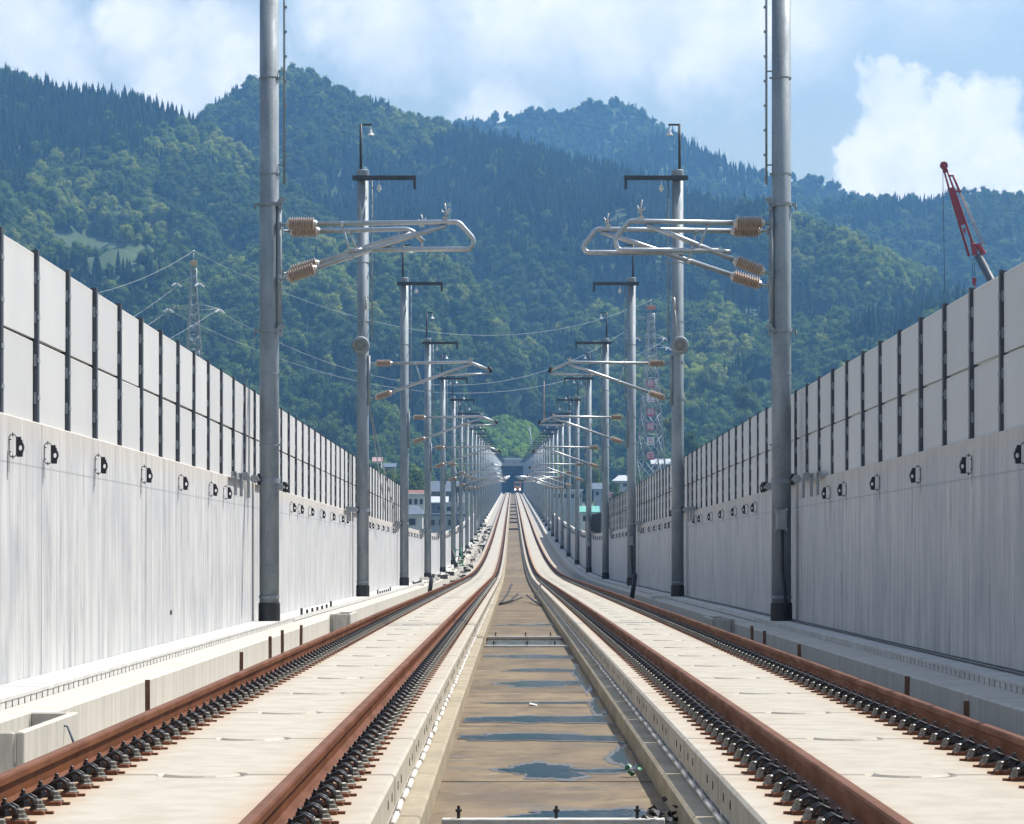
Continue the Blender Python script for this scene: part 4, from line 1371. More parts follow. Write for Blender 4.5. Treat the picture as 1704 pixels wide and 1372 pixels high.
def extra_balancer(t):
    m = MB()
    for r in ((0, .30), ):
        m.lathe([(-.16, .05), (-.15, .27), (-.12, .30), (.12, .30), (.16, .27), (.17, .05)], (-.05, -.42, 8.27), (0, -1, 0), 24)
    o = obj('tension_balancer', m, t, mats=MAT['galv'])
    m = MB()
    for rr in (.22, .15, .08): m.lathe([(0, rr), (.012, rr), (.013, rr-.03), (.0, rr-.03)], (-.05, -.59, 8.27), (0, -1, 0), 24)
    m.lathe([(0, .035), (.05, .03)], (-.05, -.59, 8.27), (0, -1, 0), 8)
    obj('balancer_ring', m, o, mats=MAT['insul_cap'])
    m = MB(); m.tube([(.0, -.40, 8.55), (.12, -.33, 9.55)], [.018, .018], 6); m.tube([(.10, -.33, 9.45), (.13, -.33, 9.85)], [.035, .035], 8); m.box((.16, -.25, 9.85), (.12, .2, .05)); obj('balancer_rod', m, o, mats=MAT['insul_cap'])


def mirror(t):
    """turn a pole of the left side round to face the track from the right"""
    t.scale = (-1, 1, 1)


POLE_Y = [67+42*k for k in range(35)]
GRP = {-1: 'catenary poles along the left wall', 1: 'catenary poles along the right wall'}
for sx, side in ((-1, 'left'), (1, 'right')):
    base = None; farbase = None
    for k, y in enumerate(POLE_Y):
        if k == 0: lb = f'nearest tall galvanised catenary pole on the {side}, with two pairs of arms'
        elif k == 1: lb = f'second galvanised catenary pole on the {side}, with a round tension balancer'
        elif k < 22: lb = f'galvanised catenary pole on the {side}, {ORD[k]} from the front'
        else: lb = f'thin distant catenary pole in the crowded {side} row near the tunnel'
        if k == 0: t = pole('dual_'+side, sx, y, lb, GRP[sx])
        elif k == 1:
            base = t = pole('single', sx, y, lb, GRP[sx])
        elif k < 12:
            t = dup_tree(base); t.location = (sx*5.20, y, zr(y)-.20); t['label'] = lb
        elif k == 12:
            farbase = t = pole('far', sx, y, lb, GRP[sx])
        else:
            t = dup_tree(farbase); t.location = (sx*5.20, y, zr(y)-.20); t['label'] = lb
        if sx > 0 and k in (0, 1, 12): mirror(t)
        if sx > 0 and k > 1: t.scale = (-1, 1, 1)
    # add the balancer only now so that copies stay plain
    extra_balancer(base)

# equipment boxes with a black cable on some right poles
for k, lb in ((0, 'grey equipment box with a black cable on the nearest right pole'), (2, 'grey equipment box with a black cable on the third right pole'), (4, 'grey equipment box with a black cable on the fifth right pole')):
    y = POLE_Y[k]
    t = thing('equipment_box', lb, 'box', (5.20, y-.26, zr(y)-.2), group='equipment boxes on right poles')
    m = MB(); m.box((-.02, 0, 2.06), (.22, .13, .40), ch=.015); obj('box_body', m, t, mats=MAT['box'])
    m = MB(); m.box((-.02, -.072, 2.08), (.17, .02, .30), ch=.006); m.lathe([(0, .012), (.012, .012)], (-.05, -.082, 2.12), (0, -1, 0), 8); m.lathe([(0, .012), (.012, .012)], (0, -.082, 2.12), (0, -1, 0), 8); obj('lid', m, t, mats=MAT['box'])
    for xx in (-.12, .08):
        for zz in (1.86, 2.26):
            m = MB(); m.box((xx, -.03, zz), (.045, .1, .045), ch=.008); obj('lug', m, t, mats=MAT['box'])
    m = MB(); m.tube(arc([(.0, 0, 1.84), (.0, 0, 1.0), (.06, 0, .6), (.06, .1, .05)], .3), .032, 8); obj('cable', m, t, mats=MAT['rubber'])

# cable racks carried between wall and pole
HANG = None
for sx, side in ((-1, 'left'), (1, 'right')):
    for k in range(7):
        y0 = POLE_Y[k]
        t = thing('cable_rack', f'grey cable rack with hanging tabs behind the {ORD[k]} {side} pole', 'cable rack', (sx*5.45, y0, zr(y0)+2.62), (slope(y0), 0, 0), 'cable racks at the poles')
        m = MB(); m.box((0, -4.2, 0), (.03, 3.6, .11)); obj('bar', m, t, mats=MAT['box'])
        m = MB(); m.box((0, 3.4, 0), (.03, 6.0, .11)); obj('bar', m, t, mats=MAT['box'])
        for yy in (-5.9, -4.6, -2.9, 4.2):
            m = MB(); m.box((-sx*.06, yy, -.17), (.06, .02, .42), ch=.015); m.box((-sx*.03, yy, .02), (.09, .02, .09)); obj('hanger', m, t, mats=MAT['box'])
        for yy in (-4.0, -1.8, 2.2, 5.2):
            m = MB(); m.lathe([(-.05, .04), (-.045, .085), (.045, .085), (.05, .04)], (-sx*.09, yy, .02), (0, 1, 0), 12); obj('roller', m, t, mats=MAT['box'])
        for yy in (-1.6, 2.4, 5.6, 6.2):
            o = obj('clamp_plate', CLAMP_ME, t, (-sx*.02, yy, .03), (0, 0, 0 if sx < 0 else math.pi))
        m = MB(); m.tube([(0, -.02, 0), (-sx*.05, -.02, 0)], [.03, .03], 6); m.lathe([(-.05, .215), (.05, .215), (.05, .2), (-.05, .2)], (-sx*.25, 0, .02), (0, 0, 1), 20); obj('pole_band', m, t, mats=MAT['galv'])

# guy wires behind the second left pole
for k, dx in enumerate((0, .35)):
    m = MB(); a = Vector((-5.0, 109.3, zr(109)+6.1)); b = Vector((-5.2+dx, 128, zr(128)+2.9)); m.tube([a, b], [.02, .02], 5)
    tag(obj('guy_wire', m, mats=MAT['galv']), ['left one of two guy wires running down behind the second left pole', 'right one of two guy wires running down behind the second left pole'][k], 'wire')

# thin orange rod standing on the arm tip of the third right pole
y = POLE_Y[2]; m = MB(); m.tube([(0, 0, 0), (0, 0, 1.75)], [.028, .018], 6); m.box((0, 0, .05), (.1, .1, .1))
tag(obj('measuring_rod', m, None, (5.2-4.0, y, zr(y)-.2+7.6), mats=MAT['insul']), 'thin orange rod standing on the arm tip of the third right pole', 'rod')


# ------------------------------------------------------------------ tunnel portal at the far end
T0 = YEND; ZT0 = zr(T0)
pt = thing('tunnel_portal', 'grey concrete tunnel portal with a flat roof beam at the end of the line', 'tunnel', (0, T0, ZT0))
for x in (-1, 1):
    m = MB(); m.box((x*9.0, 9, 6), (8.0, 16, 15)); obj('wing_wall', m, pt, mats=MAT['portal'])
    m = MB(); m.box((x*3.9, 41, 3.6), (2.2, 70, 10.8)); obj('inner_wall', m, pt, mats=MAT['tunnel'])
m = MB(); m.box((0, 7, 13.7), (17.5, 19, 3.2), ch=.15); obj('roof_beam', m, pt, mats=MAT['portal'])
m = MB(); m.box((0, -2.9, 15.1), (18.5, .5, .9), ch=.1); obj('coping', m, pt, mats=MAT['roofpale'])
m = MB(); m.box((0, 45, 10.9), (9.6, 76, 3.6)); obj('tunnel_ceiling', m, pt, mats=MAT['tunnel'])
m = MB(); m.box((0, 76, 4), (9.6, 1, 12)); obj('tunnel_back', m, pt, mats=MAT['tunnel'])
m = MB(); m.box((0, 40, -.9), (9.6, 76, .3)); obj('tunnel_floor', m, pt, mats=MAT['tunnel'])
for x in (-.6, .7):
    m = MB(); m.box((x, 17.4, 9.9), (.35, .5, 3.6)); obj('hanger', m, pt, mats=MAT['box'])

# maintenance vehicle in front of the tunnel
YV = 1440; v = thing('maintenance_vehicle', 'orange maintenance rail vehicle with lit headlamps in front of the tunnel', 'rail vehicle', (TX, YV, zr(YV)))
v.scale = (1.15, 1, 1.4)
m = MB(); m.box((0, 3, 1.0), (2.7, 8, .8), ch=.1); obj('chassis', m, v, mats=MAT['loco'])
m = MB(); m.box((0, .6, 2.35), (2.6, 3.0, 1.9), ch=.15); cab = obj('cab', m, v, mats=MAT['loco'])
m = MB(); m.box((0, -.92, 2.7), (2.0, .06, .8)); obj('windscreen', m, cab, mats=MAT['glass'])
m = MB(); m.box((0, -.93, 1.95), (2.5, .06, .35)); obj('front_band', m, cab, mats=MAT['locoyellow'])
m = MB(); m.box((0, .6, 3.42), (2.5, 3.0, .24), ch=.08); obj('roof', m, cab, mats=MAT['locoyellow'])
m = MB(); m.box((0, 4.4, 2.0), (2.4, 4.4, 1.2), ch=.1); obj('engine_hood', m, v, mats=MAT['loco'])
for x in (-.85, .85):
    m = MB(); m.lathe([(0, .25), (.06, .22)], (x, -1.0, 1.15), (0, -1, 0), 10); obj('headlamp', m, v, mats=MAT['lamp'])
    for yy in (.6, 5.4):
        m = MB(); m.lathe([(-.07, .40), (.07, .40)], (x*.88, yy, .42), (1, 0, 0), 14); obj('wheel', m, v, mats=MAT['dark'])
m = MB(); m.box((0, -1.15, .7), (2.5, .25, .3), ch=.05); obj('buffer_beam', m, v, mats=MAT['dark'])

# small leaning crane jib beside the tunnel
a = at(888, 742, 1500); b = at(881, 712, 1500)
t = thing('crane_boom', 'tiny pale crane boom leaning up right beside the tunnel', 'crane', (a.x, a.y, a.z))
d = b-a; m = MB(); m.tube([(0, 0, -6), d], [.35, .2], 6); obj('boom', m, t, mats=MAT['roofpale'])
m = MB(); m.tube([d, d+Vector((0, 0, -4))], [.05, .05], 5); obj('hoist_rope', m, t, mats=MAT['dark'])
m = MB(); m.box((.6, 0, -6.3), (3.2, 2.6, 2.2), ch=.2); obj('crane_cab', m, t, mats=MAT['locoyellow'])

# ------------------------------------------------------------------ bits on the line
def stake(u, ytop_off, x, y, lean, label, big=False):
    z = zr(y)
    m = MB()
    h = .86+ytop_off
    m.box((0, 0, h/2), (.045, .012, h)); m.box((-.018, .02, h/2), (.010, .045, h-.004))
    o = obj('steel_stake', m, None, (x, y, z-.86), (lean, lean*.6, 0), mats=MAT['stake'])
    tag(o, label, 'stake', 'rusty steel stakes beside the outer rails')


for k, (u, off) in enumerate(((246, .0), (401, -.05), (450, .02), (470, .05), (500, .04))):
    y = 3.3*F/(HU-u)
    stake(u, off, CX-3.3, y, random.uniform(-.03, .03), f'rusty steel stake standing behind the left outer rail, {ORD[k]} from the front')
for k, (u, off) in enumerate(((1610, -.10), (1508, -.05), (1332, -.06), (1273, -.02), (1253, .0))):
    y = 3.84*F/(u-HU)
    stake(u, off, CX+3.84, y, random.uniform(-.03, .03), f'rusty steel stake standing behind the right outer rail, {ORD[k]} from the front')


def hose(pts, label, r=.035, cat='hose'):
    p0 = Vector(pts[0])
    m = MB(); m.tube(arc([Vector(p)-p0 for p in pts], .25), r, 7)
    tag(obj('rubber_hose', m, None, p0, mats=MAT['rubber']), label, cat, 'black rubber hoses left on the line')


zf = lambda y, d=FLOOR: zr(y)+d
hose([(-.72, 118, zf(118)+.05), (-.45, 121, zf(121)+.35), (-.28, 123, zf(123)+.72)], 'black hose standing highest, rising from the left edge of the channel')
hose([(-.70, 119, zf(119)+.04), (-.30, 125, zf(125)+.06), (.12, 131, zf(131)+.12)], 'black hose lying bent across the channel, longest of the three')
hose([(-.66, 119.5, zf(119.5)+.05), (-.35, 123, zf(123)+.1), (-.05, 126, zf(126)+.32)], 'black hose rising halfway between the two other hoses at the left of the channel')
hose([(.74, 116, zf(116)+.04), (.55, 122, zf(122)+.1), (.30, 128, zf(128)+.25)], 'black hose lying along the right edge of the channel')
hose([(.60, 124, zf(124)+.2), (.85, 126, zf(126)+.75)], 'short black hose leaning on the right base blocks')
for x, y, h, l, lb in ((-3.55, 130, .8, .12, 'black pipe stub leaning behind the left outer rail'), (4.15, 122, .95, .14, 'black pipe stub leaning on the right walkway edge'), (-4.7, 262, 1.6, -.3, 'thin black pole leaning on the left walkway far off')):
    z = zr(y)-.5
    m = MB(); m.tube([(0, 0, 0), (l, 0, h)], [.085 if h < 1.2 else .12]*2, 10); m.tube([(l, 0, h-.02), (l*1.15, 0, h+.08)], [.04, .03], 6)
    tag(obj('pipe_stub', m, None, (x, y, z), mats=MAT['rubber']), lb, 'pipe')
m = MB(); m.box((0, 0, .06), (.55, .5, .13), ch=.03)
tag(obj('concrete_block', m, None, (4.75, 113, zr(113)-.31), mats=MAT['mortar']), 'white concrete block lying on the edge of the right walkway', 'block')
m = MB(); m.box((0, 0, .04), (.18, .05, .03)); m.tube([(0, 0, .05), (.12, .1, .01), (.2, -.02, -.15)], [.012]*3, 5)
tag(obj('rag', m, None, (-4.15, 27.8, zr(27.8)-.33), mats=MAT['roofblue']), 'blue and white rag on the left trough edge at the front', 'rag')
m = MB(); m.box((0, 0, 0), (.018, .035, .42), ch=.006)
tag(obj('strip_light', m, None, (WX-.012, 58.0, zr(58)+.62), mats=MAT['signwhite']), 'short white vertical strip fixed low on the right wall', 'strip')
m = MB(); m.box((0, 0, 0), (.02, .09, .07), ch=.006)
tag(obj('wall_plate', m, None, (-WX+.012, 50.7, zr(50.7)+.25), mats=MAT['post']), 'tiny dark plate low on the left wall', 'plate')
# fine pipes along the foot of the right wall
for k, (dx, dz) in enumerate(((.10, .03), (.18, .02))):
    m = MB(); ys = ys_for(-10, 420)
    m.tube([(WX-dx+.012*math.sin(y*.23+k), y, zr(y)-.205+dz) for y in ys], .012, 6)
    tag(obj('ground_cable', m, mats=MAT['rubber']), ['dark cable lying against the foot of the right wall', 'dark cable lying a hand away from the foot of the right wall'][k], 'cable')
# loose rubble and short cables on the far left trough
db = MB(); r_ = random.Random(12)
for k in range(420):
    y = r_.uniform(160, 560); x = -r_.uniform(4.0, 5.3); s_ = r_.uniform(.05, .17)
    zz = -.32 if x > -5.0 else -.2
    if x > -4.54: zz = -.86
    db.box((x, y, zr(y)+zz+s_*.4), (s_*r_.uniform(.6, 1.6), s_*r_.uniform(.6, 3), s_*r_.uniform(.5, 1.4)), Matrix.Rotation(r_.uniform(0, 3), 3, 'Z'))
tag(obj('rubble', db, mats=MAT['mortar']), 'pale rubble and offcuts strewn along the far left trough', None, None, 'stuff')
db = MB()
for k in range(70):
    y = r_.uniform(200, 560); x = -r_.uniform(3.6, 5.2); zz = -.32 if x > -5.0 else -.2
    if x > -4.54: zz = -.86
    db.box((x, y, zr(y)+zz+.12), (r_.uniform(.05, .25), r_.uniform(.1, .8), r_.uniform(.1, .35)), Matrix.Rotation(r_.uniform(0, 3), 3, 'Z'))
tag(obj('rubble', db, mats=MAT['joint']), 'dark scraps strewn along the far left trough', None, None, 'stuff')
# green handrail gate on the left walkway
t = thing('green_gate', 'small green tubular rack standing on the far left walkway', 'rack', (-4.75, 275, zr(275)-.3))
for x in (-.35, .35):
    m = MB(); m.tube([(x, 0, 0), (x*.6, 0, 1.5)], [.05, .05], 6); obj('upright', m, t, mats=MAT['green'])
for z in (.25, .8, 1.35):
    m = MB(); m.tube([(-.33, 0, z), (.33, 0, z)], [.04, .04], 6); obj('rung', m, t, mats=MAT['green'])
m = MB(); m.box((0, 0, .04), (1.1, .8, .08)); obj('foot_plate', m, t, mats=MAT['green'])

# ------------------------------------------------------------------ houses in the valley
def house(name, label, cat, p, w, d, h, wallm, roofm, rot=0.0, roof='gable', rh=1.8, win=(3, 2), base=None, over=.6):
    """p: ground point of the middle of the front; the walls go on down to the ground"""
    g = gz(p.y)-.5
    t = thing(name, label, cat, (p.x, p.y, g), (0, 0, rot))
    top = p.z-g
    m = MB(); m.box((0, d/2, top/2), (w, d, top), ch=.05); obj('wall', m, t, mats=wallm)
    m = MB()
    if roof == 'gable':
        W, D = w/2+over, d/2+over; c = d/2
        for s in (-1, 1):
            vs = [(-W, c+s*D, top-.25), (W, c+s*D, top-.25), (W, c, top+rh), (-W, c, top+rh)]
            m.add(vs+[(x, y, z+.22) for x, y, z in vs], [(0, 1, 2, 3), (4, 5, 6, 7), (0, 1, 5, 4), (1, 2, 6, 5), (2, 3, 7, 6), (3, 0, 4, 7)])
        obj('roof', m, t, mats=roofm)
        m = MB()
        for s in (-1, 1): m.add([(s*(w/2-.05), 0, top-.05), (s*(w/2-.05), d, top-.05), (s*(w/2-.05), d/2, top+rh-.1), (s*(w/2-.25), 0, top-.05), (s*(w/2-.25), d, top-.05), (s*(w/2-.25), d/2, top+rh-.1)], [(0, 1, 2), (3, 4, 5), (0, 1, 4, 3), (1, 2, 5, 4), (2, 0, 3, 5)])
        obj('gable', m, t, mats=wallm)
    elif roof == 'hip':
        W, D = w/2+over, d/2+over; c = d/2
        vs = [(-W, c-D, top-.1), (W, c-D, top-.1), (W, c+D, top-.1), (-W, c+D, top-.1), (-W*.45, c, top+rh), (W*.45, c, top+rh)]
        m.add(vs, [(0, 1, 5, 4), (1, 2, 5), (2, 3, 4, 5), (3, 0, 4), (3, 2, 1, 0)]); obj('roof', m, t, mats=roofm)
    else:
        m.box((0, d/2, top+.12), (w+.5, d+.5, .35), ch=.05); obj('roof', m, t, mats=roofm)
    nx, nz = win
    for i in range(nx):
        for j in range(nz):
            x = -w/2+w*(i+.5)/nx; z = top-1.3-2.7*j
            if z < 1: continue
            m = MB(); m.box((x, -.02, z), (min(1.5, w/nx*.6), .12, 1.15)); f = obj('window', m, t, mats=MAT['box'])
            m = MB(); m.box((x, -.07, z), (min(1.3, w/nx*.52), .06, .95)); obj('pane', m, f, mats=MAT['glass'])
    return t


H = house
H('house', 'tall white building with small windows seen past the third left pole', 'house', at(692, 824, 640), 3.2, 5, 9, MAT['plaster'], MAT['roofpale'], roof='flat', win=(3, 2))
H('house', 'white walled house with a grey-blue hipped roof nearest the left wall', 'house', at(684, 855, 520), 3.6, 6, 6, MAT['plaster'], MAT['roofblue'], roof='hip', rh=1.3, win=(1, 1), over=.35)
H('house', 'long low blue-grey building beyond the left wall', 'house', at(727, 858, 600), 10, 8, 6, MAT['greywall'], MAT['roofblue'], roof='flat', win=(6, 1))
H('house', 'bright blue shed behind the low grey building', 'shed', at(722, 836, 700), 5, 6, 6, MAT['roofblue'], MAT['roofpale'], roof='gable', rh=1.0, win=(2, 1))
H('house', 'brown house with a red roof behind the white building', 'house', at(684, 829, 760), 8, 7, 6, MAT['brownwall'], MAT['roofred'], rh=1.6, win=(3, 1))
H('house', 'house with a grey gabled roof farther back on the left', 'house', at(722, 818, 900), 13, 8, 6, MAT['brownwall'], MAT['roofblue'], rh=2.6, win=(4, 1))
H('house', 'cream block with pale walls between the left poles', 'house', at(757, 838, 780), 5, 6, 6, MAT['plaster'], MAT['roofpale'], roof='flat', win=(2, 2))
H('house', 'house with a faded pink roof high above the left wall', 'house', at(628, 768, 1120), 2.8, 5, 5, MAT['plaster'], MAT['roofpink'], rh=1.2, win=(2, 1), over=.4)
H('house', 'dark house with a slate roof right of the pink-roofed one', 'house', at(648, 777, 1100), 3.6, 5, 5, MAT['brownwall'], MAT['roofblue'], rh=1.0, win=(3, 1), over=.5)
H('house', 'house with a pale metal roof above the right noise wall', 'house', at(1100, 772, 1000), 5.0, 6, 5, MAT['brownwall'], MAT['roofpale'], rh=1.3, win=(3, 1))
H('house', 'wide house with a pale hipped roof behind the right poles', 'house', at(1040, 800, 980), 6.5, 7, 5, MAT['greywall'], MAT['roofpale'], roof='hip', rh=1.6, win=(3, 1))
H('house', 'grey gabled house low behind the fourth right pole', 'house', at(1004, 814, 940), 5.2, 6, 5, MAT['greywall'], MAT['roofblue'], rh=1.5, win=(3, 1))
H('house', 'tiny pink shed just above the right noise wall', 'shed', at(1013, 822, 700), 1.3, 2, 3, MAT['roofpink'], MAT['roofpink'], roof='flat', win=(1, 1))
H('house', 'wide blue-grey warehouse behind the right poles', 'warehouse', at(942, 817, 820), 8.0, 16, 9, MAT['greywall'], MAT['roofpale'], roof='flat', win=(5, 1))
H('house', 'low building with a teal metal roof beside the warehouse', 'shed', at(980, 852, 640), 3.0, 6, 4, MAT['plaster'], MAT['roofteal'], rh=.9, win=(2, 1))
H('hut', 'tiny white roofed hut on the clearing of the left slope', 'hut', at(238, 418, 1650), 4, 4, 3, MAT['plaster'], MAT['roofpale'], rh=.6, win=(1, 1), over=.3) if False else None
p = at(238, 414, 1780); t = thing('hut', 'tiny white roofed hut on the clearing of the left slope', 'hut', (p.x, p.y, p.z))
m = MB(); m.box((0, 1, -2.0), (3.4, 3, 5)); obj('wall', m, t, mats=MAT['brownwall'])
m = MB(); m.box((0, .6, .7), (4.2, 4, .35), Matrix.Rotation(-.3, 3, 'X')); obj('roof', m, t, mats=MAT['roofpale'])

# slim ventilator pole beside the houses on the left
p = at(761, 825, 560)
t = thing('signal_mast', 'slim dark mast with a round head among the left poles', 'mast', (p.x, p.y, gz(p.y)))
m = MB(); m.tube([(0, 0, 0), (0, 0, p.z-gz(p.y)+1)], [.14, .1], 8); obj('shaft', m, t, mats=MAT['post'])
m = MB(); m.lathe([(-.1, .2), (-.08, .5), (.08, .5), (.1, .2)], (0, 0, p.z-gz(p.y)+1), (0, 1, 0), 12); obj('head', m, t, mats=MAT['post'])

# ------------------------------------------------------------------ lattice towers and power lines
def tower(label, p_top, y, wtop, wbase, arms, boxmat, boxz, signs=None):
    """arms: list of (height below top, left reach, right reach)"""
    g = gz(y); H_ = p_top.z-g
    t = thing('pylon', label, 'pylon', (p_top.x, y, g), (0, 0, .25))
    def hw(z): return (wbase+(wtop-wbase)*min(1, z/(H_-6)))/2 if z < H_-6 else wtop/2
    for sx in (-1, 1):
        for sy in (-1, 1):
            m = MB(); m.tube([(sx*hw(0), sy*hw(0), 0), (sx*hw(H_-6), sy*hw(H_-6), H_-6), (sx*wtop/2, sy*wtop/2, H_-3)], [.20, .16, .13], 5); obj('leg', m, t, mats=MAT['lattice'])
    m = MB(); z = 0.0
    while z < H_-3.4:
        st = max(1.6, hw(z)*2*1.15); z2 = min(H_-3, z+st)
        a, b = hw(z), hw(z2)
        for q in range(4):
            c = [(-1, -1), (1, -1), (1, 1), (-1, 1)]
            (x0, y0), (x1, y1) = c[q], c[(q+1) % 4]
            m.tube([(x0*a, y0*a, z), (x1*b, y1*b, z2)], [.085, .085], 4); m.tube([(x1*a, y1*a, z), (x0*b, y0*b, z2)], [.085, .085], 4)
            m.tube([(x0*b, y0*b, z2), (x1*b, y1*b, z2)], [.05, .05], 4)
        z = z2
    o = obj('bracing', m, t, mats=MAT['lattice']); o['kind'] = 'stuff'
    m = MB(); m.tube([(0, 0, H_-3.2), (0, 0, H_)], [.09, .06], 6); m.lathe([(0, .05), (.15, .3), (.3, .12)], (0, 0, H_-.15), (0, 0, 1), 8); obj('tip', m, t, mats=MAT['lattice'])
    m = MB(); m.box((0, 0, H_-boxz), (wtop*1.25, wtop*1.25, .9), ch=.05); obj('marker_box', m, t, mats=boxmat)
    ends = []
    for dz, le, ri in arms:
        for s, reach in ((-1, le), (1, ri)):
            if reach <= 0: continue
            m = MB(); z = H_-dz
            m.tube([(s*hw(z), -hw(z), z), (s*reach, 0, z+.2)], [.07, .06], 4); m.tube([(s*hw(z), hw(z), z), (s*reach, 0, z+.2)], [.07, .06], 4); m.tube([(s*hw(z), 0, z+1.0), (s*reach, 0, z+.25)], [.06, .05], 4)
            a_ = obj('cross_arm', m, t, mats=MAT['lattice'])
            for ss in (-1, 1):
                b, c = insulator((s*reach+ss*.1, ss*.15, z+.1), (s*reach+ss*1.0, ss*1.1, z-.45), .17, 7, .08)
                obj('insulator', b, a_, mats=MAT['white'])
            ends.append((s*reach, z-.3))
    if signs:
        for k, (ch, red) in enumerate(signs):
            zc = H_-signs_z0-3.3*k
            m = MB(); m.box((-hw(zc)*.35, -hw(zc)-.12, zc), (1.8, .08, 1.8), ch=.02)
            s_ = obj('sign_plate', m, t, mats=MAT['signred'] if red else MAT['signwhite'])
            cu = bpy.data.curves.new('sign_character', 'FONT'); cu.body = ch; cu.size = 1.7; cu.align_x = 'CENTER'; cu.align_y = 'CENTER'; cu.extrude = .01
            tmp = bpy.data.objects.new('tmp', cu); LINK(tmp)
            dg = bpy.context.evaluated_depsgraph_get(); me = bpy.data.meshes.new_from_object(tmp.evaluated_get(dg))
            bpy.data.objects.remove(tmp)
            me.materials.clear(); me.materials.append(MAT['signwhite'] if red else MAT['signred'])
            if len(me.vertices): obj('sign_character', me, s_, (-hw(zc)*.35, -hw(zc)-.175, zc), (math.pi/2, 0, 0))
    return t, ends


signs_z0 = 19.3
PLT = at(322, 418, 560)
pl_t, pl_e = tower('grey lattice pylon behind the left noise wall with a yellowish box near its top', PLT, 560, .85, 7.0, [(5.6, 2.9, 1.0), (10.0, 4.3, 4.5)], MAT['yellowmark'], 2.1)
PRT = at(1083, 500, 760)
pr_t, pr_e = tower('lattice pylon among the right poles carrying red and white lettered plates', PRT, 760, 1.3, 8.0, [(4.6, 4.2, 0), (8.8, 3.2, 3.4), (11.0, 0, 4.2)], MAT['warn'], 1.7,
                   [('新', True), ('上', False), ('幹', True), ('線', True), ('五', False), ('四', True)])


def wire(a, b, sag, label):
    m = MB(); a, b = Vector(a), Vector(b)
    n = 26
    m.tube([a+(b-a)*(k/n)-Vector((0, 0, sag*4*(k/n)*(1-k/n))) for k in range(n+1)], .026, 4, caps=False)
    tag(obj('power_line', m, mats=MAT['roofpale']), label, 'power line', 'thin power lines')


wire(PLT, at(60, 500, 480), 2.0, 'thin wire from the tip of the left pylon down to the left')
wire(PLT, PRT, 11, 'thin wire sagging between the tips of the two pylons')
wire(at(297, 474, 560), at(20, 610, 500), 2.0, 'thin wire from the upper left arm of the left pylon down to the left')
wire(at(283, 515, 560), at(30, 640, 500), 1.5, 'thin wire from the lower left arm of the left pylon down to the left')
wire(at(362, 515, 560), at(150, 620, 520), 1.0, 'thin wire from the right arm of the left pylon crossing in front of the tower')
wire(at(362, 517, 560), at(1050, 545, 760), 13, 'thin wire from the right arm of the left pylon sagging towards the right pylon')
wire(at(283, 517, 560), at(1105, 568, 760), 13, 'lowest thin wire sagging between the two pylons')

# ------------------------------------------------------------------ crane behind the right wall
YC = 250
def cp(u, v): return at(u, v, YC)
gc = gz(YC)
basep = Vector((cp(1645, 470).x+15.0, YC, gc))
t = thing('crane', 'red and grey mobile crane boom rising behind the right noise wall', 'crane', basep)
L_ = lambda u, v: cp(u, v)-basep
knee = L_(1627, 424)
root = Vector((0, 0, 3.0))
m = MB(); mid = root+(knee-root)*.5
m.tube([root, mid], [.52, .46], 8); m.tube([mid, knee], [.36, .31], 8); obj('main_boom', m, t, mats=MAT['cranegrey'])
j0, j1 = L_(1618, 425), L_(1571, 277)
jd = (j1-j0).normalized(); sd = Vector((jd.z, 0, -jd.x))
jib = MB()
jl = (j1-j0).length
for s, a in ((-.26, 0), (.30, .0)):
    jib.tube([j0+sd*s, j0+jd*jl*.62+sd*s*.75, j0+jd*jl*.98+sd*s*.35], [.10, .09, .07], 6)
for q in (.28, .40, .5, .6, .7):
    c = j0+jd*jl*q; jib.box(c, (.12, .3, .4), Matrix.Rotation(math.atan2(jd.x, jd.z), 3, 'Y'))
jb = obj('jib', jib, t, mats=MAT['cranered'])
web = MB(); c = j0+jd*jl*.55; web.box(c, (.34, .18, jl*.42), Matrix.Rotation(math.atan2(jd.x, jd.z), 3, 'Y')); obj('jib_web', web, jb, mats=MAT['cranered'])
m = MB(); m.lathe([(-.15, .30), (.15, .30)], j1+jd*.05, (0, 1, 0), 12); m.tube([j1-jd*.5, j1+jd*.35], [.2, .16], 8); obj('jib_head', m, jb, mats=MAT['cranered'])
m = MB(); m.tube([j0+jd*jl*.68+sd*.55, j0+jd*jl*.88+sd*.42], [.09, .09], 6); m.box(j0+jd*jl*.70+sd*.4, (.5, .2, .12)); m.box(j0+jd*jl*.88+sd*.28, (.4, .2, .12)); obj('jib_rail', m, jb, mats=MAT['cranered'])
for s in (-.12, .12):
    c = L_(1621 if s < 0 else 1632, 415); m = MB(); m.box(c, (.42, .34, .95), Matrix.Rotation(math.atan2(jd.x, jd.z)+(.15 if s < 0 else -.25), 3, 'Y'), ch=.08); obj('sheave_block', m, t, mats=MAT['cranered'])
for s in (0, .22):
    m = MB(); m.tube([L_(1634, 408)+Vector((s, 0, 0)), j0+jd*jl*.70+sd*(.5+s*.3)], [.035, .035], 5); obj('pendant_rope', m, t, mats=MAT['roofpink'])
m = MB(); m.tube([j1+Vector((-.1, 0, 0)), j1+Vector((.05, 0, -9.6))], [.022, .022], 4); obj('hoist_rope', m, t, mats=MAT['dark'])
hk = L_(1621, 468)
for s in (-.08, .08):
    m = MB(); m.tube([L_(1619, 430)+Vector((s, 0, 0)), hk+Vector((s, 0, .3))], [.02, .02], 4); obj('hoist_rope', m, t, mats=MAT['dark'])
m = MB(); m.box(hk, (.3, .25, .55), ch=.06); m.tube([hk+Vector((0, 0, -.3)), hk+Vector((.12, 0, -.5)), hk+Vector((0, 0, -.65)), hk+Vector((-.12, 0, -.5))], [.05]*4, 6); obj('hook_block', m, t, mats=MAT['cranered'])
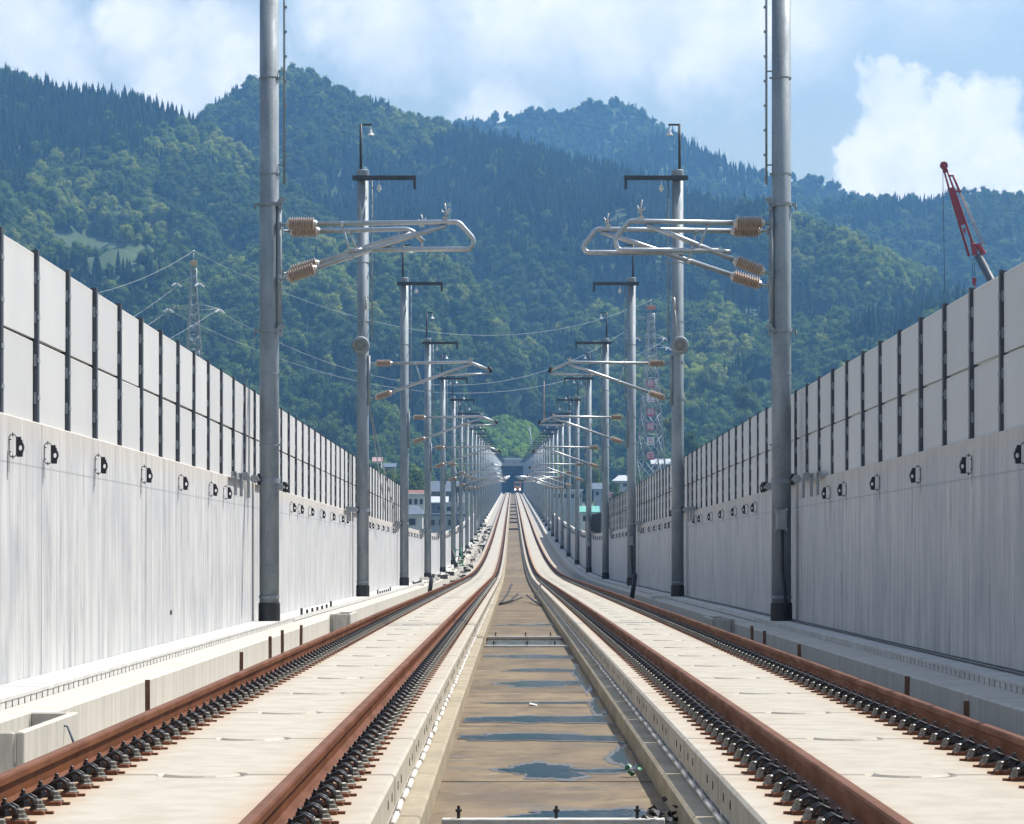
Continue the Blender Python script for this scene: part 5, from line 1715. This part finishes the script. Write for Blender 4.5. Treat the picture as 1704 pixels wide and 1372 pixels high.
m = MB(); m.box((1.5, 0, 1.1), (11, 2.7, 1.0), ch=.15); obj('carrier', m, t, mats=MAT['cranered'])
m = MB(); m.box((1.2, 0, 2.4), (4, 2.4, 1.6), ch=.2); obj('turret', m, t, mats=MAT['cranegrey'])
for x in (-2.8, -1.2, 3.6, 5.2):
    for yy in (-1.2, 1.2):
        m = MB(); m.lathe([(-.2, .6), (.2, .6)], (x, yy, .6), (0, 1, 0), 14); obj('wheel', m, t, mats=MAT['rubber'])

# ------------------------------------------------------------------ nearer trees one can tell apart
def single_tree(u, vtop, y, hgt, wide, label, seed, mat, conif=False, group=None):
    p = at(u, vtop, y); zb = p.z-hgt; g = min(zb, gz(y))
    t = thing('broadleaf_tree' if not conif else 'conifer_tree', label, 'tree', (p.x, y, zb), group=group)
    mb = conifer_crown(seed, hgt, wide/2) if conif else broad_crown(seed, hgt, wide/2, 1500, .75)
    obj('crown', mb.mesh('crown', mat, False), t)
    m = MB(); m.tube([(0, 0, g-zb-.5), (0, 0, 0), (.1, 0, hgt*.35), (.0, .1, hgt*.6)], [.45, .32, .22, .1], 7); obj('trunk', m, t, mats=MAT['bark'])


def solid_foliage(name, dark, light):
    t = NT(name); n = t.noise(t.world(), .5, 4); n2 = t.noise(t.world(), 2.2, 2)
    t.set(t.b.inputs['Base Color'], t.mix(t.rng(t.m('ADD', t.m('MULTIPLY', n, .7), t.m('MULTIPLY', n2, .3)), .35, .65), dark, light)); t.b.inputs['Roughness'].default_value = .75; t.b.inputs['Specular IOR Level'].default_value = .2
    leafy(t, t.b.inputs['Base Color'].links[0].from_socket, .4)
    return t.mat


F1 = solid_foliage('bright_foliage', (.07, .115, .03), (.16, .215, .05))
F2 = solid_foliage('mid_foliage', (.04, .08, .025), (.10, .15, .04))
F3 = solid_foliage('yellow_green_foliage', (.12, .15, .035), (.22, .23, .06))
for k, a in enumerate([
        (624, 772, 980, 9, 6, 'round green tree below the pink-roofed house', F2), (650, 785, 960, 8, 8, 'low bright tree in front of the slate-roofed house', F1),
        (690, 778, 900, 13, 13, 'big bright green tree between the third and fourth left poles', F1), (668, 790, 930, 9, 8, 'yellow-green tree just left of the big bright tree', F3),
        (712, 792, 940, 9, 8, 'mid green tree right of the big bright tree', F2), (745, 790, 1050, 9, 7, 'bright slim tree right of the fifth left pole', F1),
        (765, 780, 1150, 11, 9, 'green tree farther back right of the fifth left pole', F2), (790, 796, 1300, 8, 9, 'green tree low at the left of the tunnel knoll', F2),
        (990, 778, 1000, 11, 6, 'slim bright green tree by the fourth right pole', F1), (975, 800, 1000, 9, 8, 'mid green tree above the warehouse', F2),
        (950, 790, 1150, 9, 9, 'green tree behind the warehouse roof', F2), (1060, 790, 900, 9, 7, 'bright tree right of the pale hipped roof', F1),
        (1022, 806, 860, 7, 7, 'small bush-like tree below the pale hipped roof', F2), (1150, 720, 1000, 10, 8, 'green tree right of the second right pole', F2),
        (1120, 690, 1080, 12, 7, 'yellow-green tree behind the second right pole', F3), (1180, 610, 1500, 16, 16, 'big round green tree on the slope right of the second right pole', F1),
        (965, 560, 1700, 17, 20, 'large rounded olive tree on the slope above the small grass field', F2), (222, 385, 1830, 15, 12, 'pale olive tree standing alone above the hut on the left slope', F3),
        (905, 775, 1350, 8, 9, 'green tree low at the right of the tunnel', F2), (1240, 640, 1300, 13, 12, 'green tree above the right noise wall near the first right pole', F2),
        (1095, 640, 1350, 12, 8, 'yellow-green tree beside the lettered pylon', F3), (545, 700, 1300, 13, 12, 'dark green tree above the left noise wall right of the first left pole', F2)]):
    single_tree(*a[:5], a[5], 400+k, a[6])
